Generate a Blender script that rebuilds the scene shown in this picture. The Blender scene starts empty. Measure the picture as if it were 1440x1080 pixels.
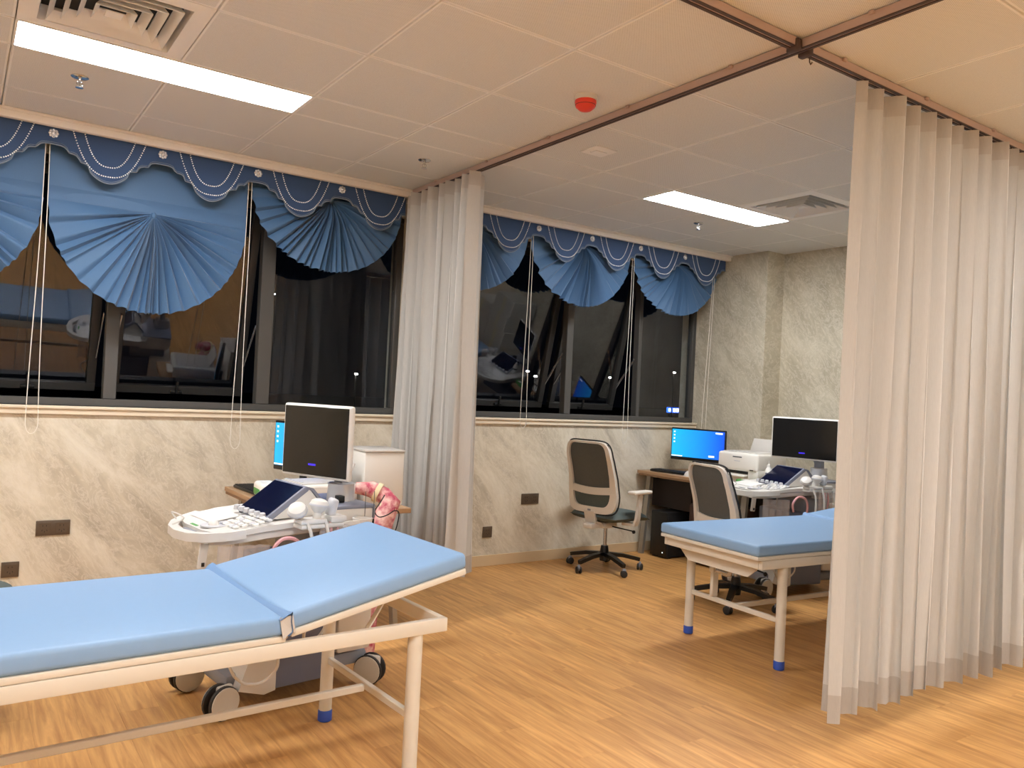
import bpy, bmesh, math, random
from mathutils import Vector, Matrix, Euler
random.seed(7)
C = bpy.context.scene.collection
sc = bpy.context.scene
PI = math.pi

# ------------------------------------------------------------------ camera
H = 1.36                       # camera height above the floor
CE = 2.713                     # ceiling height
F_PX = 1127.1                  # focal length in pixels of the 1440 px wide frame
yaw, pitch, roll = math.radians(34.702), math.radians(0.678), math.radians(2.776)
fw = Vector((math.sin(yaw)*math.cos(pitch), math.cos(yaw)*math.cos(pitch), math.sin(pitch)))
rt = Vector((math.cos(yaw), -math.sin(yaw), 0.0)); up = rt.cross(fw)
r2 = rt*math.cos(roll) + up*math.sin(roll); u2 = up*math.cos(roll) - rt*math.sin(roll)
cam_d = bpy.data.cameras.new('camera'); cam = bpy.data.objects.new('camera', cam_d); C.objects.link(cam)
cam_d.sensor_fit = 'HORIZONTAL'; cam_d.sensor_width = 36.0; cam_d.lens = 36.0*F_PX/1440.0
cam_d.clip_start = 0.05; cam_d.clip_end = 300
M = Matrix((r2, u2, -fw)).transposed().to_4x4(); M.translation = Vector((0, 0, H))
cam.matrix_world = M
sc.camera = cam
def proj(p):
    d = Vector(p) - Vector((0, 0, H)); z = d.dot(fw)
    if z < 0.05: return None
    return 720+F_PX*d.dot(r2)/z, 540-F_PX*d.dot(u2)/z
def ray(x, y): return fw + r2*((x-720)/F_PX) - u2*((y-540)/F_PX)
def at_y(x, y, Y): d = ray(x, y); return Vector((0, 0, H)) + d*(Y/d.y)
def at_z(x, y, Z): d = ray(x, y); return Vector((0, 0, H)) + d*((Z-H)/d.z)

# ------------------------------------------------------------------ world, exposure
w = bpy.data.worlds.new('night'); sc.world = w; w.use_nodes = True
w.node_tree.nodes['Background'].inputs[0].default_value = (0.010, 0.012, 0.02, 1)
w.node_tree.nodes['Background'].inputs[1].default_value = 0.03
sc.view_settings.view_transform = 'Standard'; sc.view_settings.look = 'None'
sc.view_settings.gamma = 1.0; sc.view_settings.use_curve_mapping = False
sc.view_settings.exposure = 1.75
LIGHT = 15.0                   # radiance of the ceiling panels
LIGHT_COL = (0.955, 0.975, 1.0, 1)

# ------------------------------------------------------------------ materials
def lin(c):
    if isinstance(c, str): c = [int(c[i:i+2], 16)/255 for i in (0, 2, 4)]
    return tuple(((x/12.92) if x <= .04045 else ((x+.055)/1.055)**2.4) for x in c) + (1.0,)
MATS = {}
def mat(name, col, rough=.5, metal=0.0, noise=0.0, nscale=20.0, bump=0.0, spec=.5, emit=None, estr=0, trans=0.0, stretch=(1, 1, 1), **kw):
    m = bpy.data.materials.new(name); m.use_nodes = True; nt = m.node_tree; b = nt.nodes['Principled BSDF']
    c = lin(col)
    b.inputs['Base Color'].default_value = c; b.inputs['Roughness'].default_value = rough; b.inputs['Metallic'].default_value = metal
    b.inputs['Specular IOR Level'].default_value = spec
    if emit is not None:
        b.inputs['Emission Color'].default_value = lin(emit); b.inputs['Emission Strength'].default_value = estr
    if noise or bump:
        tc = nt.nodes.new('ShaderNodeTexCoord'); mp = nt.nodes.new('ShaderNodeMapping'); nz = nt.nodes.new('ShaderNodeTexNoise')
        mp.inputs['Scale'].default_value = stretch; nz.inputs['Scale'].default_value = nscale; nz.inputs['Detail'].default_value = 4
        nt.links.new(tc.outputs['Object'], mp.inputs[0]); nt.links.new(mp.outputs[0], nz.inputs['Vector'])
        if noise:
            mx = nt.nodes.new('ShaderNodeMix'); mx.data_type = 'RGBA'
            mx.inputs['A'].default_value = tuple(x*(1-noise) for x in c[:3])+(1,); mx.inputs['B'].default_value = tuple(min(1, x*(1+noise)) for x in c[:3])+(1,)
            nt.links.new(nz.outputs['Fac'], mx.inputs['Factor']); nt.links.new(mx.outputs['Result'], b.inputs['Base Color'])
        if bump:
            bp = nt.nodes.new('ShaderNodeBump'); bp.inputs['Strength'].default_value = bump; bp.inputs['Distance'].default_value = .01
            nt.links.new(nz.outputs['Fac'], bp.inputs['Height']); nt.links.new(bp.outputs[0], b.inputs['Normal'])
    MATS[name] = m
    return m
def nodes(m): return m.node_tree.nodes, m.node_tree.links
def new(nt, t, **kw):
    n = nt.nodes.new(t)
    for k, v in kw.items(): setattr(n, k, v)
    return n

mat('tile_rim', 'f2f2f0', .55)
mat('tile_perf', 'd8cec3', .6)
mat('ceil_white', 'f0ebe4', .6, noise=.02)
mat('cornice', 'f2ece4', .5)
mat('wood_trim', 'e6d8c0', .45, noise=.02, nscale=6)
mat('base_wood', 'd3ba94', .5, noise=.03, nscale=6)
mat('rail', 'c2aaa2', .4, metal=.1)
mat('rail_dark', '4a3a36', .5)
mat('frame_dark', '504e4b', .45, noise=.05)
mat('sash_dark', '2b2a29', .4)
mat('black', '0c0c0d', .4)
mat('mesh_brown', '2c2422', .7, noise=.2, nscale=90)
mat('black_soft', '17171a', .65)
mat('white_plastic', 'dbd7d1', .35)
mat('cream_metal', 'dad1c1', .38, noise=.02)
mat('grey_plastic', '8d909a', .4)
mat('console_grey', '7c8090', .4)
mat('side_blue', '6c7389', .5, noise=.08, nscale=10)
mat('silver', 'c3c3c6', .25, metal=.8)
mat('neck_silver', 'c9c9cc', .3, metal=.35)
mat('chrome', 'd8d8d8', .15, metal=1.0)
mat('brown_plate', '5d4f40', .4, metal=.2)
mat('socket_hole', '1c1712', .6)
mat('desk_wood', 'b08c68', .45, noise=.12, nscale=8, stretch=(8, .6, 8))
mat('desk_edge', '8a6848', .5, noise=.1, nscale=8)
mat('desk_leg', 'a39c90', .35, metal=.5)
mat('pedestal', '4a3630', .5, noise=.08)
mat('paper_white', 'eeece6', .7)
mat('printer_white', 'e6e2da', .45)
mat('printer_grey', 'c9c4bd', .45)
mat('green', '4f9a4a', .5)
mat('foot_blue', '2b4fae', .4)
mat('chair_mesh', '575855', .8, noise=.1, nscale=60)
mat('chair_seat', '505956', .8, noise=.08, nscale=60)
mat('chair_frame', 'e0d8cc', .4)
mat('red', 'e8402a', .4)
mat('pink', 'd88896', .7)
mat('pink_tube', 'e3a9ac', .4)
mat('cream_tape', 'e8d9b0', .6)
mat('cord_white', 'eee8dc', .6)
mat('bead', 'ffffff', .3)
mat('braid', '7d8b9c', .5, metal=.3)
mat('crystal', 'e4e6ea', .12, metal=.6)
mat('tyre', '2a2828', .6)
mat('caster_disc', 'cfcac0', .45)
mat('carton', 'd9d4c8', .7)
mat('ground', '15161a', .9)
mat('lamp_on', 'ffffff', .5, emit='fff2dd', estr=60)
mat('screen_black', '08080a', .12, spec=.6)
mat('touch_dark', '10142c', .12, spec=.6)
mat('purple_mark', '2a1ab0', .5, emit='3a24e0', estr=.35)
mat('key_white', 'e6e4e0', .4)
mat('key_grey', 'c8c8cc', .4)
mat('icon_white', 'ffffff', .5, emit='e8f6ff', estr=.35)
mat('sign_blue', '1b49d8', .5, emit='1c50ff', estr=1.6)
mat('sign_white', 'ffffff', .5, emit='eef4ff', estr=4.0)
mat('text_dark', '50565a', .6)
mat('led_panel', 'ffffff', .5)
nt = MATS['led_panel'].node_tree; b = nt.nodes['Principled BSDF']
b.inputs['Emission Color'].default_value = LIGHT_COL; b.inputs['Emission Strength'].default_value = LIGHT

# mottled pink fabric
nt = MATS['pink'].node_tree; b = nt.nodes['Principled BSDF']
tc = new(nt, 'ShaderNodeTexCoord'); nz = new(nt, 'ShaderNodeTexNoise'); cr = new(nt, 'ShaderNodeValToRGB')
nz.inputs['Scale'].default_value = 28; nz.inputs['Detail'].default_value = 5
cr.color_ramp.elements[0].position = .38; cr.color_ramp.elements[0].color = lin('b8455c')
cr.color_ramp.elements[1].position = .66; cr.color_ramp.elements[1].color = lin('ecc3b8')
nt.links.new(tc.outputs['Object'], nz.inputs['Vector']); nt.links.new(nz.outputs['Fac'], cr.inputs[0]); nt.links.new(cr.outputs[0], b.inputs['Base Color'])

# perforated ceiling metal: fine dots
nt = MATS['tile_perf'].node_tree; b = nt.nodes['Principled BSDF']
tc = new(nt, 'ShaderNodeTexCoord'); mp = new(nt, 'ShaderNodeMapping'); mp.inputs['Scale'].default_value = (160, 160, 160); mp.inputs['Rotation'].default_value = (0, 0, PI/4)
fr = new(nt, 'ShaderNodeVectorMath', operation='FRACTION'); sb = new(nt, 'ShaderNodeVectorMath', operation='SUBTRACT'); sb.inputs[1].default_value = (.5, .5, 0)
sx = new(nt, 'ShaderNodeSeparateXYZ'); cx = new(nt, 'ShaderNodeCombineXYZ'); ln = new(nt, 'ShaderNodeVectorMath', operation='LENGTH')
lt = new(nt, 'ShaderNodeMath', operation='LESS_THAN'); lt.inputs[1].default_value = .2
mx = new(nt, 'ShaderNodeMix', data_type='RGBA'); mx.inputs['A'].default_value = lin('e6e7e5'); mx.inputs['B'].default_value = lin('a6a5a1')
L = nt.links.new
L(tc.outputs['Object'], mp.inputs[0]); L(mp.outputs[0], fr.inputs[0]); L(fr.outputs[0], sb.inputs[0]); L(sb.outputs[0], sx.inputs[0])
L(sx.outputs[0], cx.inputs[0]); L(sx.outputs[1], cx.inputs[1]); L(cx.outputs[0], ln.inputs[0]); L(ln.outputs['Value'], lt.inputs[0])
L(lt.outputs[0], mx.inputs['Factor']); L(mx.outputs['Result'], b.inputs['Base Color'])

# veined stone-look wall covering
def stone(name, c0, c1, c2, rot):
    m = bpy.data.materials.new(name); m.use_nodes = True; nt = m.node_tree; b = nt.nodes['Principled BSDF']; L = nt.links.new
    b.inputs['Roughness'].default_value = .5
    tc = new(nt, 'ShaderNodeTexCoord'); mp = new(nt, 'ShaderNodeMapping'); mp.vector_type = 'TEXTURE'; mp.inputs['Rotation'].default_value = rot; mp.inputs['Scale'].default_value = (1.0, 1.0, .38)
    n1 = new(nt, 'ShaderNodeTexNoise'); n1.inputs['Scale'].default_value = 1.5; n1.inputs['Detail'].default_value = 9; n1.inputs['Roughness'].default_value = .68; n1.inputs['Distortion'].default_value = .8
    n2 = new(nt, 'ShaderNodeTexNoise'); n2.inputs['Scale'].default_value = 6; n2.inputs['Detail'].default_value = 8; n2.inputs['Roughness'].default_value = .7; n2.inputs['Distortion'].default_value = 1.5
    cr = new(nt, 'ShaderNodeValToRGB'); e = cr.color_ramp.elements
    e[0].position = .34; e[0].color = lin(c0); e[1].position = .66; e[1].color = lin(c2); x = e.new(.5); x.color = lin(c1)
    c2r = new(nt, 'ShaderNodeValToRGB'); e = c2r.color_ramp.elements; e[0].position = .47; e[0].color = (0, 0, 0, 1); e[1].position = .54; e[1].color = (0, 0, 0, 1); x = e.new(.505); x.color = (.6, .6, .6, 1)
    mx = new(nt, 'ShaderNodeMix', data_type='RGBA'); mx.inputs['B'].default_value = lin('e4dccd')
    L(tc.outputs['Object'], mp.inputs[0]); L(mp.outputs[0], n1.inputs['Vector']); L(mp.outputs[0], n2.inputs['Vector'])
    L(n1.outputs['Fac'], cr.inputs[0]); L(n2.outputs['Fac'], c2r.inputs[0]); L(c2r.outputs[0], mx.inputs['Factor']); L(cr.outputs[0], mx.inputs['A']); L(mx.outputs['Result'], b.inputs['Base Color'])
    MATS[name] = m
stone('stone', 'b4a994', 'd2c8b2', 'e6decb', (0, math.radians(52), 0))
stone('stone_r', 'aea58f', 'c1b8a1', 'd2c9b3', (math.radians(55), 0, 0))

# vinyl wood floor
m = bpy.data.materials.new('plank'); m.use_nodes = True; nt = m.node_tree; b = nt.nodes['Principled BSDF']; L = nt.links.new; MATS['plank'] = m
b.inputs['Roughness'].default_value = .42; b.inputs['Specular IOR Level'].default_value = .4
oi = new(nt, 'ShaderNodeObjectInfo'); ge = new(nt, 'ShaderNodeNewGeometry'); ad = new(nt, 'ShaderNodeMath', operation='ADD'); frc = new(nt, 'ShaderNodeMath', operation='FRACT')
L(oi.outputs['Random'], ad.inputs[0]); L(ge.outputs['Random Per Island'], ad.inputs[1]); L(ad.outputs[0], frc.inputs[0])
mul = new(nt, 'ShaderNodeMath', operation='MULTIPLY'); mul.inputs[1].default_value = 37.0; L(frc.outputs[0], mul.inputs[0])
cx = new(nt, 'ShaderNodeCombineXYZ'); L(mul.outputs[0], cx.inputs[0]); L(mul.outputs[0], cx.inputs[1])
av = new(nt, 'ShaderNodeVectorMath', operation='ADD'); L(ge.outputs['Position'], av.inputs[0]); L(cx.outputs[0], av.inputs[1])
mp = new(nt, 'ShaderNodeMapping'); mp.inputs['Scale'].default_value = (34, 2.4, 1); L(av.outputs[0], mp.inputs[0])
nz = new(nt, 'ShaderNodeTexNoise'); nz.inputs['Scale'].default_value = 1; nz.inputs['Detail'].default_value = 5; nz.inputs['Roughness'].default_value = .6; nz.inputs['Distortion'].default_value = .6; L(mp.outputs[0], nz.inputs['Vector'])
cr = new(nt, 'ShaderNodeValToRGB'); e = cr.color_ramp.elements; e[0].position = .3; e[0].color = lin('ac7842'); e[1].position = .70; e[1].color = lin('dca867')
L(nz.outputs['Fac'], cr.inputs[0])
hs = new(nt, 'ShaderNodeHueSaturation'); mr = new(nt, 'ShaderNodeMapRange'); mr.inputs['To Min'].default_value = .93; mr.inputs['To Max'].default_value = 1.07
L(frc.outputs[0], mr.inputs['Value']); L(mr.outputs[0], hs.inputs['Value']); L(cr.outputs[0], hs.inputs['Color']); L(hs.outputs[0], b.inputs['Base Color'])

# cloths
def cloth(name, col, rough=.85, transl=.25, nscale=260, noise=.06, sheen=.2):
    m = bpy.data.materials.new(name); m.use_nodes = True; nt = m.node_tree; L = nt.links.new; b = nt.nodes['Principled BSDF']; out = nt.nodes['Material Output']
    b.inputs['Roughness'].default_value = rough; b.inputs['Sheen Weight'].default_value = sheen
    tc = new(nt, 'ShaderNodeTexCoord'); mp = new(nt, 'ShaderNodeMapping'); mp.inputs['Scale'].default_value = (1, 1, .12); nz = new(nt, 'ShaderNodeTexNoise'); nz.inputs['Scale'].default_value = nscale
    mx = new(nt, 'ShaderNodeMix', data_type='RGBA'); c = lin(col); mx.inputs['A'].default_value = tuple(x*(1-noise) for x in c[:3])+(1,); mx.inputs['B'].default_value = tuple(min(1, x*(1+noise)) for x in c[:3])+(1,)
    L(tc.outputs['Object'], mp.inputs[0]); L(mp.outputs[0], nz.inputs['Vector']); L(nz.outputs['Fac'], mx.inputs['Factor']); L(mx.outputs['Result'], b.inputs['Base Color'])
    if transl:
        t = new(nt, 'ShaderNodeBsdfTranslucent'); ms = new(nt, 'ShaderNodeMixShader'); ms.inputs[0].default_value = transl
        L(mx.outputs['Result'], t.inputs['Color']); L(b.outputs[0], ms.inputs[1]); L(t.outputs[0], ms.inputs[2]); L(ms.outputs[0], out.inputs['Surface'])
    MATS[name] = m
cloth('curtain', 'c7c5c0', transl=.03, sheen=0)
cloth('curtain_head', 'bdb7b0', transl=.05)
cloth('curtain_hem', 'b4aea6', transl=.05)
cloth('valance', '344d72', transl=0, noise=.05)
cloth('fan_blue', '476c93', rough=.6, transl=.08, noise=.04)
cloth('bed_blue', '84a6cb', rough=.45, transl=0, noise=.02, nscale=40, sheen=0)
cloth('bed_flap', '7294be', rough=.5, transl=0, noise=.03, nscale=40, sheen=0)

# window glass and clear plastic
def glassy(name, tint, ior, rough=0.0):
    m = bpy.data.materials.new(name); m.use_nodes = True; nt = m.node_tree; L = nt.links.new; nt.nodes.remove(nt.nodes['Principled BSDF']); out = nt.nodes['Material Output']
    tr = new(nt, 'ShaderNodeBsdfTransparent'); tr.inputs[0].default_value = tint; gl = new(nt, 'ShaderNodeBsdfGlossy'); gl.inputs['Roughness'].default_value = rough; gl.inputs['Color'].default_value = (.95, .95, 1, 1)
    fr = new(nt, 'ShaderNodeFresnel'); ms = new(nt, 'ShaderNodeMixShader')
    ge = new(nt, 'ShaderNodeNewGeometry'); mr = new(nt, 'ShaderNodeMapRange'); mr.inputs['To Min'].default_value = ior; mr.inputs['To Max'].default_value = 1/ior
    L(ge.outputs['Backfacing'], mr.inputs['Value']); L(mr.outputs[0], fr.inputs['IOR'])
    L(fr.outputs[0], ms.inputs[0]); L(tr.outputs[0], ms.inputs[1]); L(gl.outputs[0], ms.inputs[2]); L(ms.outputs[0], out.inputs['Surface'])
    MATS[name] = m
glassy('window_glass', (.85, .88, .9, 1), 1.58)
m = bpy.data.materials.new('clear_plastic'); m.use_nodes = True; nt = m.node_tree; L = nt.links.new; b = nt.nodes['Principled BSDF']; MATS['clear_plastic'] = m
b.inputs['Base Color'].default_value = lin('e8dedb'); b.inputs['Roughness'].default_value = .15
tr = new(nt, 'ShaderNodeBsdfTransparent'); ms = new(nt, 'ShaderNodeMixShader'); ms.inputs[0].default_value = .30
L(tr.outputs[0], ms.inputs[1]); L(b.outputs[0], ms.inputs[2]); L(ms.outputs[0], nt.nodes['Material Output'].inputs['Surface'])

# blue desktop picture of the PC screens
m = mat('desktop', '0a5cd0', .3); nt = m.node_tree; b = nt.nodes['Principled BSDF']; L = nt.links.new
tc = new(nt, 'ShaderNodeTexCoord'); sx = new(nt, 'ShaderNodeSeparateXYZ'); cr = new(nt, 'ShaderNodeValToRGB'); e = cr.color_ramp.elements
e[0].position = 0; e[0].color = lin('10b4f4'); e[1].position = 1; e[1].color = lin('0a50d8'); x = e.new(.55); x.color = lin('0a8cf0')
L(tc.outputs['Generated'], sx.inputs[0]); L(sx.outputs['X'], cr.inputs[0]); L(cr.outputs[0], b.inputs['Emission Color']); b.inputs['Emission Strength'].default_value = .40
b.inputs['Base Color'].default_value = (0.01, .02, .04, 1)

# ------------------------------------------------------------------ mesh helpers
class G:
    def __init__(s): s.v = []; s.f = []; s.mi = []; s.cur = 0; s.M = None
    def add(s, vs, fs, mi=None):
        o = len(s.v)
        for p in vs:
            p = Vector(p)
            s.v.append(s.M @ p if s.M else p)
        for f in fs: s.f.append([i+o for i in f]); s.mi.append(s.cur if mi is None else mi)
    def box(s, c, d, bev=0.0, seg=2, R=None):
        bm = bmesh.new(); bmesh.ops.create_cube(bm, size=1.0)
        for v in bm.verts: v.co = Vector((v.co.x*d[0], v.co.y*d[1], v.co.z*d[2]))
        if bev > 0: bmesh.ops.bevel(bm, geom=list(bm.edges), offset=min(bev, min(d)*.49), segments=seg, profile=.5, affect='EDGES')
        bm.verts.index_update(); T = Matrix.Translation(Vector(c))
        if R is not None: T = T @ R
        s.add([T @ v.co for v in bm.verts], [[v.index for v in f.verts] for f in bm.faces]); bm.free(); return s
    def b2(s, x0, x1, y0, y1, z0, z1, bev=0.0, seg=2): return s.box(((x0+x1)/2, (y0+y1)/2, (z0+z1)/2), (abs(x1-x0), abs(y1-y0), abs(z1-z0)), bev, seg)
    def tube(s, path, r, n=8, closed=False, cap=True):
        P = [Vector(p) for p in path]; N = len(P); rs = r if isinstance(r, (list, tuple)) else [r]*N
        vs = []; prev = None
        for i in range(N):
            if closed: t = P[(i+1) % N]-P[i-1]
            else: t = P[min(i+1, N-1)]-P[max(i-1, 0)]
            t.normalize()
            if prev is None: a = Vector((0, 0, 1)) if abs(t.z) < .9 else Vector((1, 0, 0)); x = t.cross(a).normalized()
            else: x = (prev - t*prev.dot(t)).normalized()
            prev = x; y = t.cross(x)
            for k in range(n): an = 2*PI*k/n; vs.append(P[i]+(x*math.cos(an)+y*math.sin(an))*rs[i])
        fs = []
        for i in range(N if closed else N-1):
            j = (i+1) % N
            for k in range(n): fs.append([i*n+k, i*n+(k+1) % n, j*n+(k+1) % n, j*n+k])
        if cap and not closed: fs.append(list(range(n))[::-1]); fs.append([(N-1)*n+k for k in range(n)])
        s.add(vs, fs); return s
    def cyl(s, p0, p1, r0, r1=None, n=16): return s.tube([p0, p1], [r0, r0 if r1 is None else r1], n)
    def lathe(s, prof, c=(0, 0, 0), n=24, axis='z'):
        vs = []; c = Vector(c)
        for (r, z) in prof:
            for k in range(n):
                a = 2*PI*k/n; p = (r*math.cos(a), r*math.sin(a), z)
                if axis == 'y': p = (p[0], p[2], p[1])
                if axis == 'x': p = (p[2], p[0], p[1])
                vs.append(c+Vector(p))
        fs = []
        for i in range(len(prof)-1):
            for k in range(n): fs.append([i*n+k, i*n+(k+1) % n, (i+1)*n+(k+1) % n, (i+1)*n+k])
        fs.append(list(range(n))[::-1]); fs.append([(len(prof)-1)*n+k for k in range(n)])
        s.add(vs, fs); return s
    def sphere(s, c, r, n=10, m=6, sc_=(1, 1, 1)):
        prof = [(r*math.sin(PI*i/m)+1e-5, -r*math.cos(PI*i/m)) for i in range(m+1)]
        o = len(s.v); s.lathe(prof, (0, 0, 0), n)
        for i in range(o, len(s.v)):
            p = s.v[i] if not s.M else s.M.inverted() @ s.v[i]
            q = Vector((p.x*sc_[0], p.y*sc_[1], p.z*sc_[2]))+Vector(c); s.v[i] = s.M @ q if s.M else q
        return s
    def grid(s, fn, nu, nv):
        vs = [fn(i/nu, j/nv) for i in range(nu+1) for j in range(nv+1)]
        fs = [[i*(nv+1)+j, (i+1)*(nv+1)+j, (i+1)*(nv+1)+j+1, i*(nv+1)+j+1] for i in range(nu) for j in range(nv)]
        s.add(vs, fs); return s
    def prism(s, poly, f0, f1):     # poly of 2-d points; f0/f1 map (a,b) to 3-d for the two caps
        n = len(poly); s.add([f0(*p) for p in poly]+[f1(*p) for p in poly], [list(range(n))[::-1], [n+i for i in range(n)]]+[[i, (i+1) % n, n+(i+1) % n, n+i] for i in range(n)]); return s
    def sweep(s, path, side, w_, t_):  # rectangular section swept along a path; side = in-plane width direction function
        P = [Vector(p) for p in path]; vs = []
        for i, p in enumerate(P):
            t = (P[min(i+1, len(P)-1)]-P[max(i-1, 0)]).normalized(); sd = Vector(side); sd = (sd-t*sd.dot(t)).normalized(); nn = t.cross(sd)
            ww = w_[i] if isinstance(w_, (list, tuple)) else w_
            for a, b_ in ((-1, -1), (1, -1), (1, 1), (-1, 1)): vs.append(p+sd*(a*ww/2)+nn*(b_*t_/2))
        fs = [[0, 1, 2, 3], [4*len(P)-1-k for k in range(4)]]
        for i in range(len(P)-1):
            for k in range(4): fs.append([4*i+k, 4*i+4+k, 4*i+4+(k+1) % 4, 4*i+(k+1) % 4])
        s.add(vs, fs); return s
    def mesh(s, name, mats, smooth=True, ang=40):
        me = bpy.data.meshes.new(name); me.from_pydata([tuple(p) for p in s.v], [], s.f)
        bm = bmesh.new(); bm.from_mesh(me); bmesh.ops.recalc_face_normals(bm, faces=bm.faces); bm.to_mesh(me); bm.free()
        for m in (mats if isinstance(mats, (list, tuple)) else [mats]): me.materials.append(MATS[m])
        if any(s.mi): me.polygons.foreach_set('material_index', s.mi)
        if smooth:
            me.polygons.foreach_set('use_smooth', [True]*len(me.polygons)); me.set_sharp_from_angle(angle=math.radians(ang))
        me.update(); return me
    def obj(s, name, mats, parent=None, smooth=True, ang=40):
        o = bpy.data.objects.new(name, s.mesh(name, mats, smooth, ang)); C.objects.link(o)
        if parent: o.parent = parent
        return o
def tag(o, label, cat, group=None):
    o['label'] = label; o['category'] = cat
    if group: o['group'] = group
    return o
def thing(name, label, cat, loc=(0, 0, 0), rz=0.0, group=None):
    o = bpy.data.objects.new(name, None); C.objects.link(o); o.empty_display_size = .1
    o.location = loc; o.rotation_euler = (0, 0, rz); return tag(o, label, cat, group)
def struct(o, label=None):
    o['kind'] = 'structure'
    if label: o['label'] = label
    return o
def sempty(name, loc=(0, 0, 0), label=None):
    o = bpy.data.objects.new(name, None); C.objects.link(o); o.location = loc; return struct(o, label)
def child(name, me, parent, loc=(0, 0, 0)):
    o = bpy.data.objects.new(name, me); C.objects.link(o); o.parent = parent; o.location = loc; return o
def copy_tree(o, parent=None):
    c = o.copy(); C.objects.link(c); c.parent = parent
    for ch in list(o.children): copy_tree(ch, c)
    return c
def solid(o, t, off=0.0):
    m = o.modifiers.new('thick', 'SOLIDIFY'); m.thickness = t; m.offset = off; m.use_rim = False; return o

# ------------------------------------------------------------------ room shell
XL, XR, YB, YW = -3.2, 5.77, -2.644, 5.26
XR2, YS = 6.0, 4.50
SILL = 1.165

# floor of planks
floor = struct(G().b2(XL-.1, XR2+.1, YB-.1, YW+.1, -.08, -.006).obj('floor', 'base_wood', smooth=False), 'warm oak coloured plank floor')
PW, PL = .152, .914
pm = G().box((0, 0, -.003), (PW-.0003, PL-.0003, .006), .0003, 1).mesh('plank', 'plank', False)
cells = []
nx = int((XR2-XL)/PW)+1
for i in range(nx):
    off = (i*0.37 % 1)*PL
    y = YB-off
    while y < YW:
        a, b_ = max(y, YB), min(y+PL, YW)
        if b_-a > .02: cells.append((XL+(i+.5)*PW, a, b_))
        y += PL
vis = []; rest = G()
for (x, a, b_) in cells:
    inside = False
    for yy in (a, (a+b_)/2, b_):
        q = proj((x, yy, 0))
        if q and -40 < q[0] < 1480 and 500 < q[1] < 1150: inside = True
    d = math.hypot(x, (a+b_)/2)
    (vis.append((d, x, a, b_)) if inside else rest.b2(x-PW/2+.00015, x+PW/2-.00015, a+.00015, b_-.00015, -.006, 0))
vis.sort()
for k, (d, x, a, b_) in enumerate(vis):
    if k < 300:
        if abs((b_-a)-PL) < 1e-4: child('plank', pm, floor, (x, (a+b_)/2, 0))
        else: G().b2(x-PW/2+.00015, x+PW/2-.00015, a+.00015, b_-.00015, -.006, 0).obj('plank', 'plank', floor, False)
    else: rest.b2(x-PW/2+.00015, x+PW/2-.00015, a+.00015, b_-.00015, -.006, 0)
o = rest.obj('planks_beyond', 'plank', floor, False); o['kind'] = 'stuff'

# walls
g = G(); g.b2(XL, XR2+.1, YW, YW+.22, -.08, SILL); g.b2(XL, XR2+.1, YW, YW+.22, 2.60, CE+.1); g.b2(2.64, 3.25, YW, YW+.22, SILL, 2.60); g.b2(XL, -1.0, YW, YW+.22, SILL, 2.60); g.b2(5.78, XR2+.1, YW, YW+.22, SILL, 2.60)
struct(g.obj('wall_window', 'stone', smooth=False), 'window wall in veined beige stone-look covering')
g = G(); g.b2(XR, XR2+.2, YS, YW, -.08, CE+.1); g.b2(XR2, XR2+.2, YB, YS, -.08, CE+.1)
struct(g.obj('wall_right', 'stone_r', smooth=False), 'stone-look right wall with a shallow pilaster')
struct(G().b2(XL-.2, XL, YB, YW, -.08, CE+.1).obj('wall_left', 'stone_r', smooth=False))
struct(G().b2(XL-.2, XR2+.2, YB-.2, YB, -.08, CE+.1).obj('wall_back', 'stone', smooth=False))
g = G(); g.b2(XL, XR, YW-.012, YW, 0, .085, .003)
struct(g.obj('baseboard_window', 'base_wood', smooth=False), 'light wood skirting under the windows')
g = G(); g.b2(XR-.012, XR, YS, YW-.012, 0, .085, .003); g.b2(XR-.012, XR2, YS-.012, YS, 0, .085, .003); g.b2(XR2-.012, XR2, YB, YS-.012, 0, .085, .003)
struct(g.obj('baseboard_right', 'base_wood', smooth=False))
# sill boards
for n, (a, b_) in enumerate(((-1.0, 2.66), (3.24, 5.768))):
    g = G(); g.b2(a, b_, YW-.035, YW+.06, SILL-.018, SILL, .004); g.b2(a, b_, YW-.022, YW, SILL-.05, SILL-.018, .003)
    struct(g.obj('trim_%d' % (n+2), 'wood_trim', smooth=False), 'light wood sill board under the %s window' % ('nearer' if n == 0 else 'farther'))
# cornice along the curtain pocket
g = G(); g.b2(XL, XR, 4.905, 4.945, CE-.05, CE-.001, .004); g.b2(XL, XR, 4.89, 4.905, CE-.016, CE-.001, .003)
struct(g.obj('trim_1', 'cornice', smooth=False), 'white cornice strip at the ceiling edge above the blue valances')

# ceiling of perforated tiles
ceil = struct(G().b2(XL-.1, XR2+.1, YB-.1, YW+.1, CE+.068, CE+.1).obj('ceiling', 'ceil_white', smooth=False), 'ceiling of square perforated metal tiles')
GX, GY = 1.923, 3.056
xs = [GX+.6*i for i in range(-9, 8)]; xs = [XL]+[x for x in xs if XL+.02 < x < XR2-.02]+[XR2]
ys = [YB, -2.044, -1.744, -1.444, -.844, -.244, .356, .656, 1.256, 1.856, 2.456, 3.056, 3.656, 3.956, 4.556, 4.905, YW]
LIGHTS = [(GX-1.8, 3.656), (GX+1.8, 3.656), (GX-1.8, .356), (GX+1.8, .356), (GX-4.8, .356), (GX-4.8, 3.656), (GX-1.8, -1.744), (GX+1.8, -1.744)]  # after the first pair: unseen panels, added to stand in for more room lighting
DIFF = [(GX-1.8, 3.056), (GX+2.4, 3.056)]
tile_cache = {}
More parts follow.
